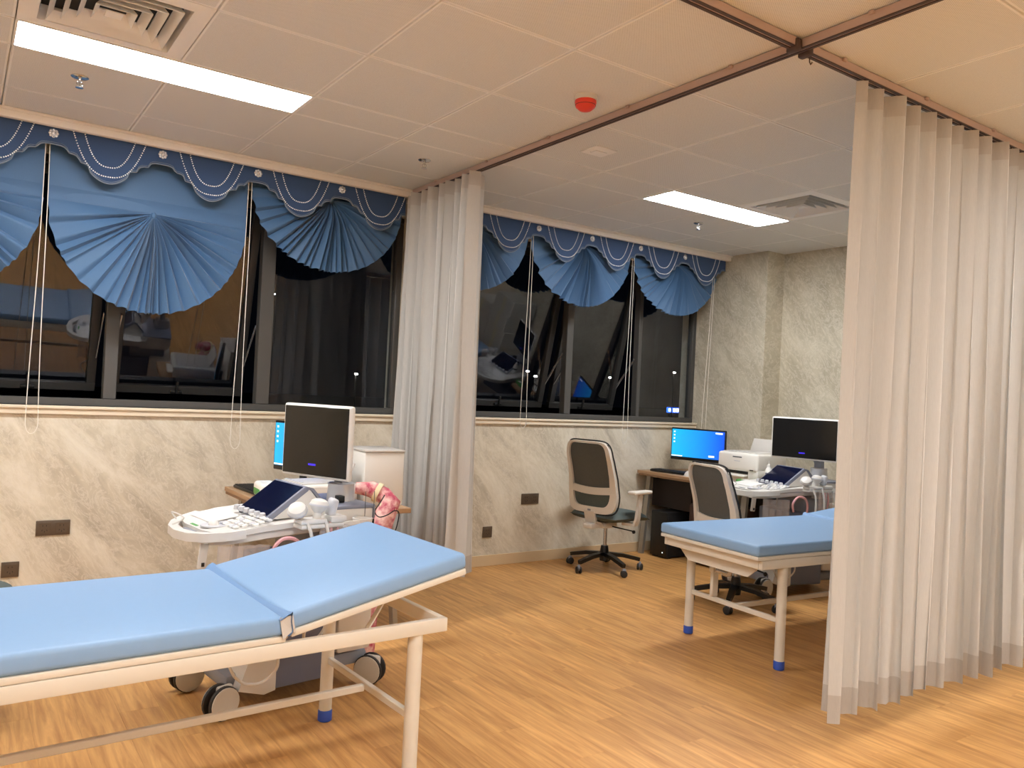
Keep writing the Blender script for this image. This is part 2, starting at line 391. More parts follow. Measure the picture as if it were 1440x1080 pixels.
def tile_mesh(dx, dy):
    k = (round(dx, 3), round(dy, 3))
    if k not in tile_cache:
        g = G(); a, b_ = dx/2-.0005, dy/2-.0005; r = min(.012, a*.4, b_*.4); hgt = .012
        V = [(-a, -b_, hgt), (a, -b_, hgt), (a, b_, hgt), (-a, b_, hgt)]
        for (q, zz) in ((.0035, 0), (r, 0)): V += [(-a+q, -b_+q, zz), (a-q, -b_+q, zz), (a-q, b_-q, zz), (-a+q, b_-q, zz)]
        g.add(V, [[i, (i+1) % 4, 4+(i+1) % 4, 4+i] for i in range(4)]+[[4+i, 4+(i+1) % 4, 8+(i+1) % 4, 8+i] for i in range(4)], 0)
        g.add(V[8:], [[0, 1, 2, 3]], 1)
        tile_cache[k] = g.mesh('ceiling_tile', ['tile_rim', 'tile_perf'], False)
    return tile_cache[k]
for i in range(len(xs)-1):
    for j in range(len(ys)-1):
        x0, x1, y0, y1 = xs[i], xs[i+1], ys[j], ys[j+1]; cxx, cyy = (x0+x1)/2, (y0+y1)/2
        if any(lx-.01 < cxx < lx+1.21 and abs(cyy-(ly+.15)) < .1 for lx, ly in LIGHTS): continue
        if any(dx < cxx < dx+.6 and dy < cyy < dy+.6 for dx, dy in DIFF): continue
        child('ceiling_tile', tile_mesh(x1-x0, y1-y0), ceil, (cxx, cyy, CE))

# ceiling lights
for k, (lx, ly) in enumerate(LIGHTS):
    lab = ['bright LED ceiling panel nearest the camera, above the near examination bed', 'bright LED ceiling panel above the far desk bay', 'added unseen LED ceiling panel behind the camera on the bed side', 'added unseen LED ceiling panel behind the right curtain near the room entrance', 'added unseen LED ceiling panel at the back left of the room', 'added unseen LED ceiling panel at the far left by the windows', 'added unseen LED ceiling panel at the back wall behind the camera', 'added unseen LED ceiling panel at the back right corner'][k]
    t = thing('ceiling_light', lab, 'light', (lx+.6, ly+.15, CE), 0, 'LED ceiling panels')
    g = G(); 
    for (a, b_, c_, d_) in ((-.6, .6, -.15, -.14), (-.6, .6, .14, .15), (-.6, -.59, -.14, .14), (.59, .6, -.14, .14)): g.b2(a, b_, c_, d_, -.004, .012)
    g.obj('frame', 'tile_rim', t, False)
    G().b2(-.59, .59, -.14, .14, -.001, .008).obj('diffuser', 'led_panel', t, False)
    G().b2(-.6, .6, -.15, .15, .0125, .05).obj('leak_blocker', 'ceil_white', t, False)  # unseen box, added to block light leaking up past the tiles

# square air diffusers
for k, (dx, dy) in enumerate(DIFF):
    t = thing('air_diffuser', ['square louvred air diffuser beside the near ceiling light', 'square louvred air diffuser beside the far ceiling light'][k], 'vent', (dx+.3, dy+.3, CE), 0, 'ceiling air diffusers')
    def ring(a0, z0, a1, z1, th=.004):
        g = G(); A = [(-a0, -a0, z0), (a0, -a0, z0), (a0, a0, z0), (-a0, a0, z0)]; B_ = [(-a1, -a1, z1), (a1, -a1, z1), (a1, a1, z1), (-a1, a1, z1)]
        up_ = [(x, y, z+th) for x, y, z in A+B_]
        f = []
        for i in range(4):
            j = (i+1) % 4; f += [[i, j, 4+j, 4+i], [8+i, 12+i, 12+j, 8+j], [i, 8+i, 8+j, j], [4+i, 4+j, 12+j, 12+i]]
        g.add(A+B_+up_, f); return g
    ring(.299, 0, .235, -.004).obj('frame', 'tile_rim', t, False)
    ring(.235, -.004, .226, .05).obj('inner_frame', 'tile_rim', t, False)
    for q in range(4): ring(.208-.046*q, -.010, .184-.046*q, .026).obj('louvre', 'tile_rim', t, False)
    G().b2(-.03, .03, -.03, .03, -.006, -.001, .003).obj('centre_plate', 'tile_rim', t, False)
    G().b2(-.24, .24, -.24, .24, .055, .06).obj('duct_shade', 'black_soft', t, False)  # black sheet that puts the shade between the louvres into colour

# sprinklers, alarm, small ceiling box
for k, (x, y) in enumerate(((.40, 4.17), (2.21, 4.21), (4.54, 4.19))):
    t = thing('sprinkler', ['chrome ceiling sprinkler beside the nearest light panel', 'chrome ceiling sprinkler beside the bunched middle curtain', 'chrome ceiling sprinkler in front of the far light panel'][k], 'sprinkler', (x, y, CE), 0, 'ceiling sprinklers')
    G().lathe([(.038, 0), (.038, -.003), (.03, -.008), (.012, -.009)], n=20).obj('escutcheon', 'chrome', t)
    g = G().cyl((0, 0, -.008), (0, 0, -.026), .007, n=10); g.tube([(.009, 0, -.022), (.013, 0, -.034), (.004, 0, -.048)], .002, 6); g.tube([(-.009, 0, -.022), (-.013, 0, -.034), (-.004, 0, -.048)], .002, 6); g.cyl((0, 0, -.024), (0, 0, -.048), .0025, n=6)
    g.obj('body', 'chrome', t)
    G().lathe([(.004, -.047), (.017, -.049), (.017, -.051), (.003, -.052)], n=14).obj('deflector', 'chrome', t)
t = thing('smoke_alarm', 'round red fire alarm sounder on a white base on the ceiling', 'alarm', (2.267, 2.80, CE))
G().lathe([(.052, 0), (.052, -.018), (.046, -.024), (.01, -.024)], n=28).obj('base', 'white_plastic', t)
G().lathe([(.048, -.022), (.049, -.030), (.044, -.050), (.028, -.064), (.006, -.068)], n=28).obj('dome', 'red', t)
G().lathe([(.0462, -.042), (.0470, -.043), (.0462, -.044), (.03, -.043)], n=28).obj('slot_ring', 'socket_hole', t)
t = thing('ceiling_sensor', 'small flat square ceiling box with a slot beside the curtain rail', 'sensor', (2.835, 3.365, CE))
G().b2(-.075, .075, -.07, .07, -.008, 0, .004).obj('cover', 'tile_rim', t)
G().b2(-.04, .04, -.022, .022, -.014, -.008, .003).obj('raised_plate', 'tile_rim', t)
G().b2(-.035, .035, .024, .030, -.0095, -.0078).obj('slot', 'socket_hole', t)

# ------------------------------------------------------------------ windows
def rectframe(g, x0, x1, z0, z1, wd, y0, y1):
    g.b2(x0, x1, y0, y1, z0, z0+wd, .003, 1); g.b2(x0, x1, y0, y1, z1-wd, z1, .003, 1); g.b2(x0, x0+wd, y0, y1, z0+wd, z1-wd, .003, 1); g.b2(x1-wd, x1, y0, y1, z0+wd, z1-wd, .003, 1)
TH = math.radians(13)
def window(n, xa, xb, bars, bays, label):
    wroot = sempty('window_%d' % n, (0, 0, 0), label)
    z0, z1 = SILL, 2.60; y0, y1 = YW+.035, YW+.10
    g = G(); rectframe(g, xa, xb, z0, z1, .045, y0, y1); g.obj('window_frame', 'frame_dark', wroot)
    for (a, b_) in bars: G().b2(a, b_, y0-.004, y1, z0+.045, z1-.045, .004, 1).obj('mullion', 'frame_dark', wroot)
    for (a, b_, op) in bays:
        za, zb = z0+.05, z1-.05
        if not op:
            G().b2(a, b_, y0+.03, y0+.036, za, zb).obj('pane', 'window_glass', wroot, False)
            continue
        s = bpy.data.objects.new('sash', None); C.objects.link(s); s.parent = wroot; s.location = (0, y0+.03, zb); s.rotation_euler = (TH, 0, 0)
        hh = zb-za
        g = G(); rectframe(g, a+.004, b_-.004, -hh+.004, -.004, .052, -.025, .025)
        fr_ = g.obj('sash_frame', 'sash_dark', s)
        G().b2(a+.05, b_-.05, -.003, .003, -hh+.05, -.05).obj('pane', 'window_glass', s, False)
        cxx = a+(b_-a)*.48
        g = G(); g.box((cxx, -.035, -hh+.022), (.075, .022, .022), .006); g.box((cxx, -.05, -hh+.055), (.018, .016, .085), .006)
        g.obj('handle', 'black', s)
        # friction stays joining sash and frame at both sides
        for xx in (a+.012, b_-.012):
            p1 = Vector((xx, y0+.03, zb-hh*.62)); lowc = Vector((0, math.sin(TH)*hh*.86, -math.cos(TH)*hh*.86)); p2 = Vector((xx, y0+.03, zb))+lowc
            G().sweep([p1, p2], (1, 0, 0), .006, .016).obj('stay_arm', 'silver', wroot)
    return wroot
window(1, -1.0, 2.64, [(-.06, .01), (.716, .790), (1.62, 1.71)], [(-.955, -.06, True), (.01, .716, True), (.79, 1.62, True), (1.71, 2.595, False)], 'dark framed window behind the blue fan blinds at the near bay')
window(2, 3.25, 5.775, [(4.206, 4.275), (5.03, 5.072)], [(3.295, 4.206, True), (4.275, 5.03, True), (5.072, 5.73, False)], 'dark framed window behind the blue fan blinds at the far bay')

# ------------------------------------------------------------------ curtain rails
RX, RY = 2.50, 1.85
ZR = CE-.042
def rail(name, label, p0, p1, along):
    t = thing(name, label, 'curtain rail', (0, 0, 0), 0, 'ceiling curtain rails')
    (x0, y0), (x1, y1) = p0, p1; hw = .016
    if along == 'y':
        G().b2(x0-hw, x0+hw, y0, y1, CE-.036, CE-.002, .003, 1).obj('track', 'rail', t)
        g = G(); g.b2(x0-hw-.001, x0-.005, y0, y1, CE-.040, CE-.036); g.b2(x0+.005, x0+hw+.001, y0, y1, CE-.040, CE-.036); g.obj('track_lips', 'rail_dark', t)
    else:
        G().b2(x0, x1, y0-hw, y0+hw, CE-.036, CE-.002, .003, 1).obj('track', 'rail', t)
        g = G(); g.b2(x0, x1, y0-hw-.001, y0-.005, CE-.040, CE-.036); g.b2(x0, x1, y0+.005, y0+hw+.001, CE-.040, CE-.036); g.obj('track_lips', 'rail_dark', t)
    return t
t = rail('curtain_rail', 'rose metal curtain rail running from the window wall over the bunched middle curtain', (RX, YB), (RX, 4.885), 'y')
for k in range(9): G().box((RX-.021, 4.556-.6*k, CE-.008), (.012, .02, .012), .002, 1).obj('clip', 'rail', t)
t = rail('curtain_rail', 'rose metal curtain rail carrying the wide curtain on the right', (RX+.04, RY), (XR2-.01, RY), 'x')
for k in range(5): G().box((RX+.25+.6*k, RY-.021, CE-.008), (.02, .012, .012), .002, 1).obj('clip', 'rail', t)
G().box((RX+.035, RY, CE-.03), (.03, .05, .045), .006).obj('end_stop', 'rail_dark', t)
g = G(); g.tube([(RX+.06, RY, CE-.04), (RX+.06, RY, CE-.062), (RX+.068, RY, CE-.07), (RX+.076, RY, CE-.06)], .0025, 6); g.obj('end_hook', 'rail_dark', t)
t = rail('curtain_rail', 'rose metal curtain rail crossing the ceiling left of the rail junction', (.2, RY), (RX-.04, RY), 'x')
G().box((RX-.035, RY, CE-.03), (.03, .05, .045), .006).obj('end_stop', 'rail_dark', t)

# ------------------------------------------------------------------ curtains
def curtain(name, label, length, top, hem, folds, amp, place, flare=0.0, seed=1, headh=.085, hemh=.105, ampb=None, lead=0.0):
    rnd = random.Random(seed); t = thing(name, label, 'curtain', (0, 0, 0), 0, 'grey cubicle curtains')
    ph = [0.0]
    for i in range(folds): ph.append(ph[-1]+rnd.uniform(.7, 1.3))
    ph = [p/ph[-1] for p in ph]; am = [rnd.uniform(.5, 1.25) for _ in range(folds+1)]; jit = [rnd.uniform(-1, 1) for _ in range(folds+1)]
    sub = [rnd.uniform(0, 1) for _ in range(folds+1)]
    ampb = ampb or amp
    def prof(u, v):      # v=0 top, 1 bottom -> along, offset
        k = 0
        while k < folds-1 and ph[k+1] < u: k += 1
        q = (u-ph[k])/(ph[k+1]-ph[k])
        A = (amp*(1-v)+ampb*v)*am[k]
        s_ = math.sin(2*PI*q); sharp = math.copysign(abs(s_)**(.62+.45*v), s_)
        off = A*sharp + A*.30*math.sin(4*PI*q+sub[k]*6+v*1.5)*v + A*.22*math.sin(11*PI*u+v*1.1+sub[k])*v + .010*math.sin(9*u+v*2.2+seed)*v
        along = u*length + (length/folds)*.16*math.sin(4*PI*q)*(.4+.6*v) + .012*jit[k]*v*v + (u-.5)*flare*v
        return along, off
    NU = folds*18
    def band(z0, z1, nv, nm, m_):
        g = G()
        def fn(i, j):
            z = z0+(z1-z0)*j; v = (top-z)/(top-hem); a, o_ = prof(i, v); wob = .006*math.sin(i*40+seed)*max(0, v-.9)*10
            return place(a, o_, z+wob)
        g.grid(fn, NU, nv); o = g.obj(nm, m_, t, True, 80); solid(o, .0016); return o
    band(top, top-headh, 2, 'heading_band', 'curtain_head'); band(top-headh, hem+hemh, 16, 'cloth', 'curtain'); band(hem+hemh, hem, 3, 'hem', 'curtain_hem')
    for k in range(folds):
        a, o_ = prof((ph[k]+ph[k+1])/2, 0); p = Vector(place(a, 0, top))
        G().tube([p+Vector((0, 0, -.03)), p+Vector((0, 0, .012)), p+Vector((0, 0, .028))], [.0025, .004, .006], 6).obj('glider', 'rail_dark', t)
    return t
curtain('cubicle_curtain', 'grey curtain bunched against the window wall between the two bays', .93, ZR-.005, .27, 9, .060, lambda a, o_, z: (RX+.0+o_*1.0, 4.965-a, z), flare=.02, seed=3, ampb=.085)
curtain('cubicle_curtain', 'wide pale grey pleated curtain hanging in the right foreground', 2.5, ZR-.012, .158, 20, .052, lambda a, o_, z: (2.865+a, RY-o_*1.0, z), flare=.10, seed=11, ampb=.082)

# ------------------------------------------------------------------ valances
def stair(t):
    br = [0, .26, .47, .66, 1.0]; lv = [0, .20, .44, .68, 1.0]
    for k in range(4):
        if t <= br[k+1]:
            q = (t-br[k])/(br[k+1]-br[k]); d = lv[k+1]-lv[k]
            if k == 3: return lv[k]+d*math.sin(q*PI/2)**.8            # rounded lobe at the bottom
            return lv[k]+d*(.08*q+.92*(1-math.sqrt(max(0, 1-q**5))))                            # flat run, then a quick drop
    return 1.0
ZT, ZH, ZLW = 2.695, 2.575, 2.412
YV = 4.965
def valance(label, xa, xb, ros, per):
    t = thing('valance', label, 'valance', (0, 0, 0), 0, 'scalloped blue valances')
    def low(x):
        q = ((x-ros[0])/per) % 1.0; q = q if q <= .5 else 1-q; return ZH-(ZH-ZLW)*stair(q*2)
    N = int((xb-xa)/.006)
    def yy(x, z): return YV+.004*math.sin((x-ros[0])/per*2*PI)*(ZT-z)/.28-.004
    g = G(); 
    def fn(i, j): x = xa+(xb-xa)*i; z = ZT+(low(x)-ZT)*j; return (x, yy(x, z), z)
    g.grid(fn, N, 4); o = g.obj('cloth', 'valance', t); solid(o, .004)
    xsn = [xa+(xb-xa)*i/(N//2) for i in range(N//2+1)]
    G().tube([(x, yy(x, low(x))-.003, low(x)+.003) for x in xsn], .0042, 5).obj('edge_braid', 'braid', t)
    G().tube([(x, yy(x, low(x))-.003, low(x)+.013) for x in xsn], .0016, 4).obj('edge_cord', 'braid', t)
    k0 = int((xa-ros[0])/per)-1
    for k in range(k0, k0+14):
        c = ros[0]+per*(k+.5)
        if c-.05 < xa or c+.05 > xb: continue
        for hw, zb in ((.188, 2.452), (.132, 2.505)):
            pts = []
            for q in range(200):
                a = -1+2*q/199; x = c+hw*(math.copysign(abs(a)**.9, a)); z = zb+(ZT-.008-zb)*abs(a)**2.4; pts.append((x, z))
            gb = G(); last = None
            for (x, z) in pts:
                if not (xa+.005 < x < xb-.005): continue
                if last is None or math.hypot(x-last[0], z-last[1]) >= .0105:
                    gb.sphere((x, yy(x, z)-.005, z), .0040, 6, 4); last = (x, z)
            if gb.v: o = gb.obj('bead_string', 'bead', t); o['kind'] = 'stuff'
    for x in ros:
        if xa+.02 < x < xb-.02:
            g = G()
            for p in range(8): a = 2*PI*p/8; g.sphere((x+.017*math.cos(a), yy(x, 2.635)-.006, 2.635+.017*math.sin(a)), .0085, 8, 5, (1, .6, 1))
            g.sphere((x, yy(x, 2.635)-.010, 2.635), .012, 10, 6, (1, .9, 1)); g.obj('rosette', 'crystal', t)
R1 = [.367+.548*k for k in range(-3, 4)]; R2 = [3.615-.5357+.5357*k for k in range(0, 5)]
valance('dark blue scalloped valance with bead swags over the near window', -1.25, 2.475, R1, .548)
valance('dark blue scalloped valance with bead swags over the far window', 2.62, 5.755, R2, .5357)

# ------------------------------------------------------------------ fan blinds
def fan_blind(label, x0, x1, apex_z, rb, cord=None, seed=0, ncord=2):
    rnd = random.Random(seed); cxx = (x0+x1)/2; hw = (x1-x0)/2-.004; yb = YV+.10
    t = thing('fan_blind', label, 'blind', (0, 0, 0), 0, 'blue fan shaped window blinds')
    ztop = 2.69
    flat_h = ztop-apex_z
    g = G(); g.grid(lambda i, j: (x0+.004+2*hw*i, yb-.012+.006*math.sin(i*7+seed)*j, ztop+(apex_z-.01-ztop)*j), 24, 6); solid(g.obj('top_panel', 'fan_blue', t), .003)
    if flat_h > .2:
        g = G(); g.grid(lambda i, j: (x0+.004+2*hw*i, yb-.022+.012*math.sin(PI*j)+.004*math.sin(i*9), apex_z+.075-.10*j), 24, 4); solid(g.obj('fold_band', 'fan_blue', t), .003)
    np_ = 25
    ed = [0.0]
    for i in range(np_): ed.append(ed[-1]+rnd.uniform(.55, 1.45))
    ed = [e_/ed[-1] for e_ in ed]; jit = [rnd.uniform(.45, 1.35) for _ in range(np_)]; start = [rnd.uniform(.0, .25) for _ in range(np_)]
    def fn(i, j):
        kk = 0
        while kk < np_-1 and ed[kk+1] < i: kk += 1
        ph_ = (i-ed[kk])/(ed[kk+1]-ed[kk]); a = -1+2*i
        th = (PI/2)*math.copysign(abs(a)**1.45, a)                 # 0 straight down, pleats crowd towards the middle
        R = 1/math.sqrt((math.cos(th)/rb)**2+(math.sin(th)/hw)**2)
        tri = (ph_/.75)**.8 if ph_ < .75 else (1-ph_)*4
        ampl = (.018+.022*(1-abs(a)**1.5))*jit[kk]
        r = .012+(R-.012)*j
        prof = min(1, max(0, (j-.02)/.3))**.7*(1-.45*j)
        y = yb-.018-ampl*tri*prof*1.9-.018*math.sin(PI*min(1, j*1.1))*(1-abs(a))-.012*(1-j)
        sc2 = 1+.006*math.cos(ph_*2*PI)*j*jit[kk]
        return (cxx+r*sc2*math.sin(th), y, apex_z-r*sc2*math.cos(th))
    g = G(); g.grid(fn, np_*9, 14); solid(g.obj('fan', 'fan_blue', t, True, 60), .0022)
    g = G(); g.sphere((cxx, yb-.035, apex_z-.008), .014, 8, 6, (1, .8, 1.5)); g.obj('gather_knot', 'fan_blue', t)
    g = G(); g.b2(x0, x1, yb+.0, yb+.025, ztop-.03, ztop); g.obj('head_rail', 'white_plastic', t)
    if cord:
        (xa, xb, zend) = cord; yc = YV+.022
        def strand(xt, xm, ph): return [(xt+(xm-xt)*q+.004*math.sin(q*5+ph), yc+.002*math.sin(3*q), 2.60+(zend+.06-2.60)*q) for q in [i/14 for i in range(15)]]
        g = G(); A = strand(xa-.010, xa-.030+xb, .0); B_ = strand(xa+.006, xa+.026+xb, 1.0)
        loop = [(A[-1][0]+(B_[-1][0]-A[-1][0])*(.5-.5*math.cos(PI*q)), yc, zend+.06-.06*math.sin(PI*q)) for q in [i/8 for i in range(1, 8)]]
        g.tube(A+loop+B_[::-1], .0021, 5); g.obj('pull_cord', 'cord_white', t)
fan_blind('blue fan blind cut off by the left picture edge', -.725, .345, 2.30, .57, (.345, -.0, 1.02), 1)
fan_blind('lowest and largest blue fan blind, hanging over the open sashes', .36, 1.435, 2.30, .58, (1.428, -.008, .94), 2)
fan_blind('raised blue fan blind left of the bunched middle curtain', 1.452, 2.49, 2.575, .475, None, 3)
fan_blind('raised blue fan blind half hidden right behind the bunched middle curtain', 2.54, 3.575, 2.585, .48, (3.578, .0, 1.10), 4)
fan_blind('raised blue fan blind in the middle of the far window', 3.60, 4.655, 2.60, .51, (4.635, .0, .98), 5)
fan_blind('raised blue fan blind in the corner of the far window', 4.68, 5.735, 2.58, .46, (5.64, -.05, .95), 6)

# ------------------------------------------------------------------ wall sockets
def socket(label, x, z, n):
    t = thing('wall_socket', label, 'socket', (x, YW, z), 0, 'brown wall sockets')
    G().b2(-.043*n, .043*n, -.009, 0, -.043, .043, .003).obj('plate', 'brown_plate', t)
    for k in range(n):
        cx_ = (k-(n-1)/2)*.086; g = G().b2(cx_-.030, cx_+.030, -.0105, -.008, -.030, .030, .002, 1); g.obj('socket_insert', 'brown_plate', t)
        g = G()
        for (dx, dz, rr) in ((-.012, -.012, .4), (.012, -.012, -.4), (0, -.02, 0)): g.box((cx_+dx, -.0105, dz), (.003, .002, .009), R=Matrix.Rotation(rr, 4, 'Y'))
        for dx in (-.009, .009): g.box((cx_+dx, -.0105, .014), (.003, .002, .009))
        g.obj('pin_holes', 'socket_hole', t, False)
socket('double brown wall socket left of the near ultrasound machine', .494, .465, 2)
socket('single brown wall socket low at the left picture edge', .295, .242, 1)
socket('double brown wall socket on the wall beside the farther office chair', 3.872, .512, 2)
socket('single brown wall socket low beside the bunched middle curtain', 3.472, .266, 1)

# ------------------------------------------------------------------ examination beds
def bed(label, loc, rz, lift=11.5):
    t = thing('examination_bed', label, 'bed', loc, rz, 'blue examination beds')
    HW = .365
    for y in (-HW+.0125+.0, HW-.0125): G().b2(-1.22, .575, y-.0125, y+.0125, .530, .577, .004).obj('side_rail', 'cream_metal', t)
    for x in (-1.2075, .5625): G().b2(x-.0125, x+.0125, -HW+.025, HW-.025, .530, .577, .004).obj('end_rail', 'cream_metal', t)
    G().b2(-1.25, -.005, -HW, HW, .578, .598, .004).obj('base_board', 'cream_metal', t)
    G().b2(-1.255, -.012, -HW-.002, HW+.002, .598, .656, .015, 4).obj('mattress', 'bed_blue', t)
    an = math.radians(lift); R = Matrix.Translation((.012, 0, .590)) @ Matrix.Rotation(-an, 4, 'Y')
    g = G(); g.M = R; g.b2(.0, .645, -HW, HW, 0, .022, .004); g.obj('backrest_board', 'cream_metal', t)
    g = G(); g.M = R; g.b2(-.004, .652, -HW-.002, HW+.002, .022, .078, .015, 4); g.obj('backrest_mattress', 'bed_blue', t)
    # loose cover fold over the hinge gap
    def fl(i, j):
        y = -HW-.012+(2*HW+.02)*i; sag = .016*math.sin(PI*i)**.7
        px = [-.030, -.018, -.004, .006, .012, .010, .004, -.004, -.008]; pz = [.650, .664, .672, .668, .655, .635, .618, .606, .600]
        k = j*8; a = min(7, int(k)); q = k-a; end = (max(0, 1-i*9))**2
        return (px[a]+(px[a+1]-px[a])*q+end*.010*math.sin(j*9), y-end*.006*math.sin(j*PI), pz[a]+(pz[a+1]-pz[a])*q-sag)
    g = G(); g.grid(fl, 28, 16); solid(g.obj('cover_fold', 'bed_flap', t), .002)
    g = G(); g.add([(-.03, -HW-.004, .655), (.008, -HW-.012, .662), (.022, -HW-.004, .602), (.008, -HW-.010, .612), (-.018, -HW-.006, .590)], [[0, 1, 3, 4], [1, 2, 3]]); solid(g.obj('fold_end', 'printer_grey', t, False), .002)
    # legs, feet, stretchers
    for x in (-1.03, .466):
        for y in (-.335, .335):
            G().cyl((x, y, .035), (x, y, .532), .0255, n=20).obj('leg', 'cream_metal', t)
            G().lathe([(.024, 0), (.0285, .004), (.0285, .042), (.0255, .046)], (x, y, 0), 20).obj('foot_cap', 'foot_blue', t)
        G().b2(x-.011, x+.011, -.312, .312, .236, .262, .003, 1).obj('cross_stretcher', 'cream_metal', t)
    G().b2(-1.02, .456, -.011, .011, .230, .256, .003, 1).obj('long_stretcher', 'cream_metal', t)
    g = G(); g.prism([(-.31, .535), (.31, .535), (.22, .462), (-.22, .462)], lambda a, b_: (-1.165, a, b_), lambda a, b_: (-1.157, a, b_)); g.obj('end_apron', 'cream_metal', t, False)
    # backrest support under the head section and the ratchet plate at the foot stretcher
    for y in (-.30, .30): G().sweep([(.30, y, .56), (.36, y, .652)], (0, 1, 0), .022, .005).obj('backrest_support', 'cream_metal', t)
    g = G(); g.b2(-1.05, -1.005, .135, .16, .262, .40, .004, 1); g.b2(-1.055, -1.0, .13, .165, .40, .44, .006); g.obj('lift_bracket', 'cream_metal', t)
    g = G(); g.b2(-1.06, -1.02, .02, .06, .40, .462, .004); g.cyl((-1.065, .0, .425), (-1.065, .09, .425), .016, n=12); g.obj('lift_joint', 'silver', t)
    return t
bed('blue padded examination bed with raised head section in the left foreground', (.84, 2.723, 0), math.radians(2.7))
bed('blue padded examination bed partly hidden behind the right curtain', (4.615, 2.862, 0), math.radians(-4.0), 6.0)

# ------------------------------------------------------------------ ultrasound machines
def caster(g_parent, x, y, rz=0, r=.068):
    c = bpy.data.objects.new('caster', None); C.objects.link(c); c.parent = g_parent; c.location = (x, y, 0); c.rotation_euler = (0, 0, rz)
    for s in (-1, 1):
        G().lathe([(r*.80, -.011), (r, -.006), (r, .006), (r*.80, .011)], (0, s*.022, r), 24, 'y').obj('tyre', 'tyre', c)
        G().lathe([(r*.93, -.003), (r*.93, .003), (r*.3, .008), (.004, .008)] if s > 0 else [(r*.93, .003), (r*.93, -.003), (r*.3, -.008), (.004, -.008)], (0, s*.033, r), 24, 'y').obj('wheel_cover', 'caster_disc', c)
    G().box((.015, 0, r+.02), (.07, .03, .09), .012).obj('fork', 'white_plastic', c)
    return c
def ultrasound(label, loc, rz, lean_mon, marks, MW=.43, MH=.335):
    t = thing('ultrasound_machine', label, 'ultrasound machine', loc, rz, 'white ultrasound machines on casters')
    for (x, y, a) in ((-.365, -.175, .25), (-.365, .20, .1), (.33, -.17, -1.0), (.33, .17, .4)): caster(t, x, y, a)
    # lower body
    g = G(); g.b2(-.33, .34, -.13, .13, .085, .15, .02); g.obj('base_frame', 'grey_plastic', t)
    g = G(); g.prism([(-.30, .10), (-.19, .065), (-.14, .075), (-.14, .42), (-.16, .50), (-.24, .44), (-.26, .22)], lambda a, b_: (a, -.19, b_), lambda a, b_: (a, .19, b_)); g.obj('front_fairing', 'white_plastic', t, True, 30)
    G().b2(-.15, .14, -.185, .185, .075, .60, .012).obj('side_panel', 'side_blue', t)
    g = G(); g.b2(.14, .315, -.195, .195, .17, .62, .02); g.obj('rear_body', 'white_plastic', t)
    g = G()
    for i in range(7):
        for j in range(3): g.sphere((-.08+.03*i, -.187, .50+.03*j), .008, 8, 4, (1, .4, 1))
    o = g.obj('vent_holes', 'black_soft', t); o['kind'] = 'stuff'
    g = G(); g.b2(-.02, .26, -.15, .15, .58, .735, .02); g.obj('column', 'grey_plastic', t)
    # rear deck
    g = G(); g.prism([(.05, .70), (.27, .712), (.292, .755), (.288, .810), (.05, .818)], lambda a, b_: (a, -.20, b_), lambda a, b_: (a, .20, b_)); g.obj('rear_housing', 'white_plastic', t, True, 30)
    g = G(); g.b2(.06, .297, -.205, .205, .812, .830, .008); g.b2(.282, .297, -.205, -.17, .765, .825, .006); g.obj('rear_deck', 'console_grey', t)
    # console
    def zt(x): return .790 if x > -.18 else .790-(-.18-x)*.15
    out = []
    for x, hw in ((-.445, .10), (-.435, .155), (-.40, .205), (-.34, .245), (-.25, .268), (-.10, .275), (.04, .265), (.09, .24), (.10, .20)): out.append((x, hw))
    poly = out+[(x, -hw) for x, hw in out[::-1]]
    def slab(z0, z1, k, m_, nm):
        g = G(); g.prism([(a*1.0 if a > -.4 else a, b_*k) for a, b_ in poly], lambda a, b_: (a, b_, zt(a)+z0), lambda a, b_: (a, b_, zt(a)+z1)); return g.obj(nm, m_, t, True, 30)
    slab(-.055, -.022, .93, 'white_plastic', 'console_base'); slab(-.022, .0, 1.0, 'white_plastic', 'console_top')
    # handle loop round the nose
    hp = [(-.33, .255), (-.40, .225), (-.455, .175), (-.492, .10), (-.505, 0), (-.492, -.10), (-.455, -.175), (-.40, -.225), (-.33, -.255)]
    sm = []
    for i in range(len(hp)-1):
        for q in range(4): f = q/4; sm.append((hp[i][0]+(hp[i+1][0]-hp[i][0])*f, hp[i][1]+(hp[i+1][1]-hp[i][1])*f))
    sm.append(hp[-1]); g = G(); g.sweep([(a, b_, zt(a)-.014) for a, b_ in sm], (0, 0, 1), .034, .040); g.obj('front_handle', 'white_plastic', t, True, 50)
    G().b2(-.468, -.444, -.07, .07, zt(-.45)-.03, zt(-.45)-.012, .004).obj('handle_slot', 'grey_plastic', t)
    def on(x, y, dx, dy, h, bev=.002, g=None):
        g = g or G(); sl = math.atan(.15) if x < -.18 else 0
        g.box((x, y, zt(x)+h/2-.001), (dx, dy, h), bev, 1, R=Matrix.Rotation(-sl, 4, 'Y')); return g
    on(-.315, .115, .13, .23, .008, .003).obj('keyboard_cover', 'key_white', t)
    for i in range(5):
        for j in range(6):
            if i < 2 and j > 4: continue
            on(-.345+.034*i, -.055-.033*j+(.02 if i > 2 else 0), .022, .022, .009, .003).obj('key', 'key_white' if (i+j) % 3 else 'key_grey', t)
    g = G(); g.lathe([(.052, -.002), (.054, .004), (.046, .007), (.034, .003)], (-.385, -.06, zt(-.385)), 28); g.obj('trackball_ring', 'key_grey', t)
    G().sphere((-.385, -.06, zt(-.385)+.002), .022, 14, 8).obj('trackball', 'white_plastic', t)
    for k in range(6): G().lathe([(.014, 0), (.013, .018), (.009, .021)], (-.205, -.12+.052*k, .788), 14).obj('knob', 'key_grey', t)
    on(-.43, .03, .012, .07, .002, 0).obj('logo_mark', marks, t, False)
    # sloped touch panel
    sl = math.atan2(.115, .16); ln_ = math.hypot(.115, .16)
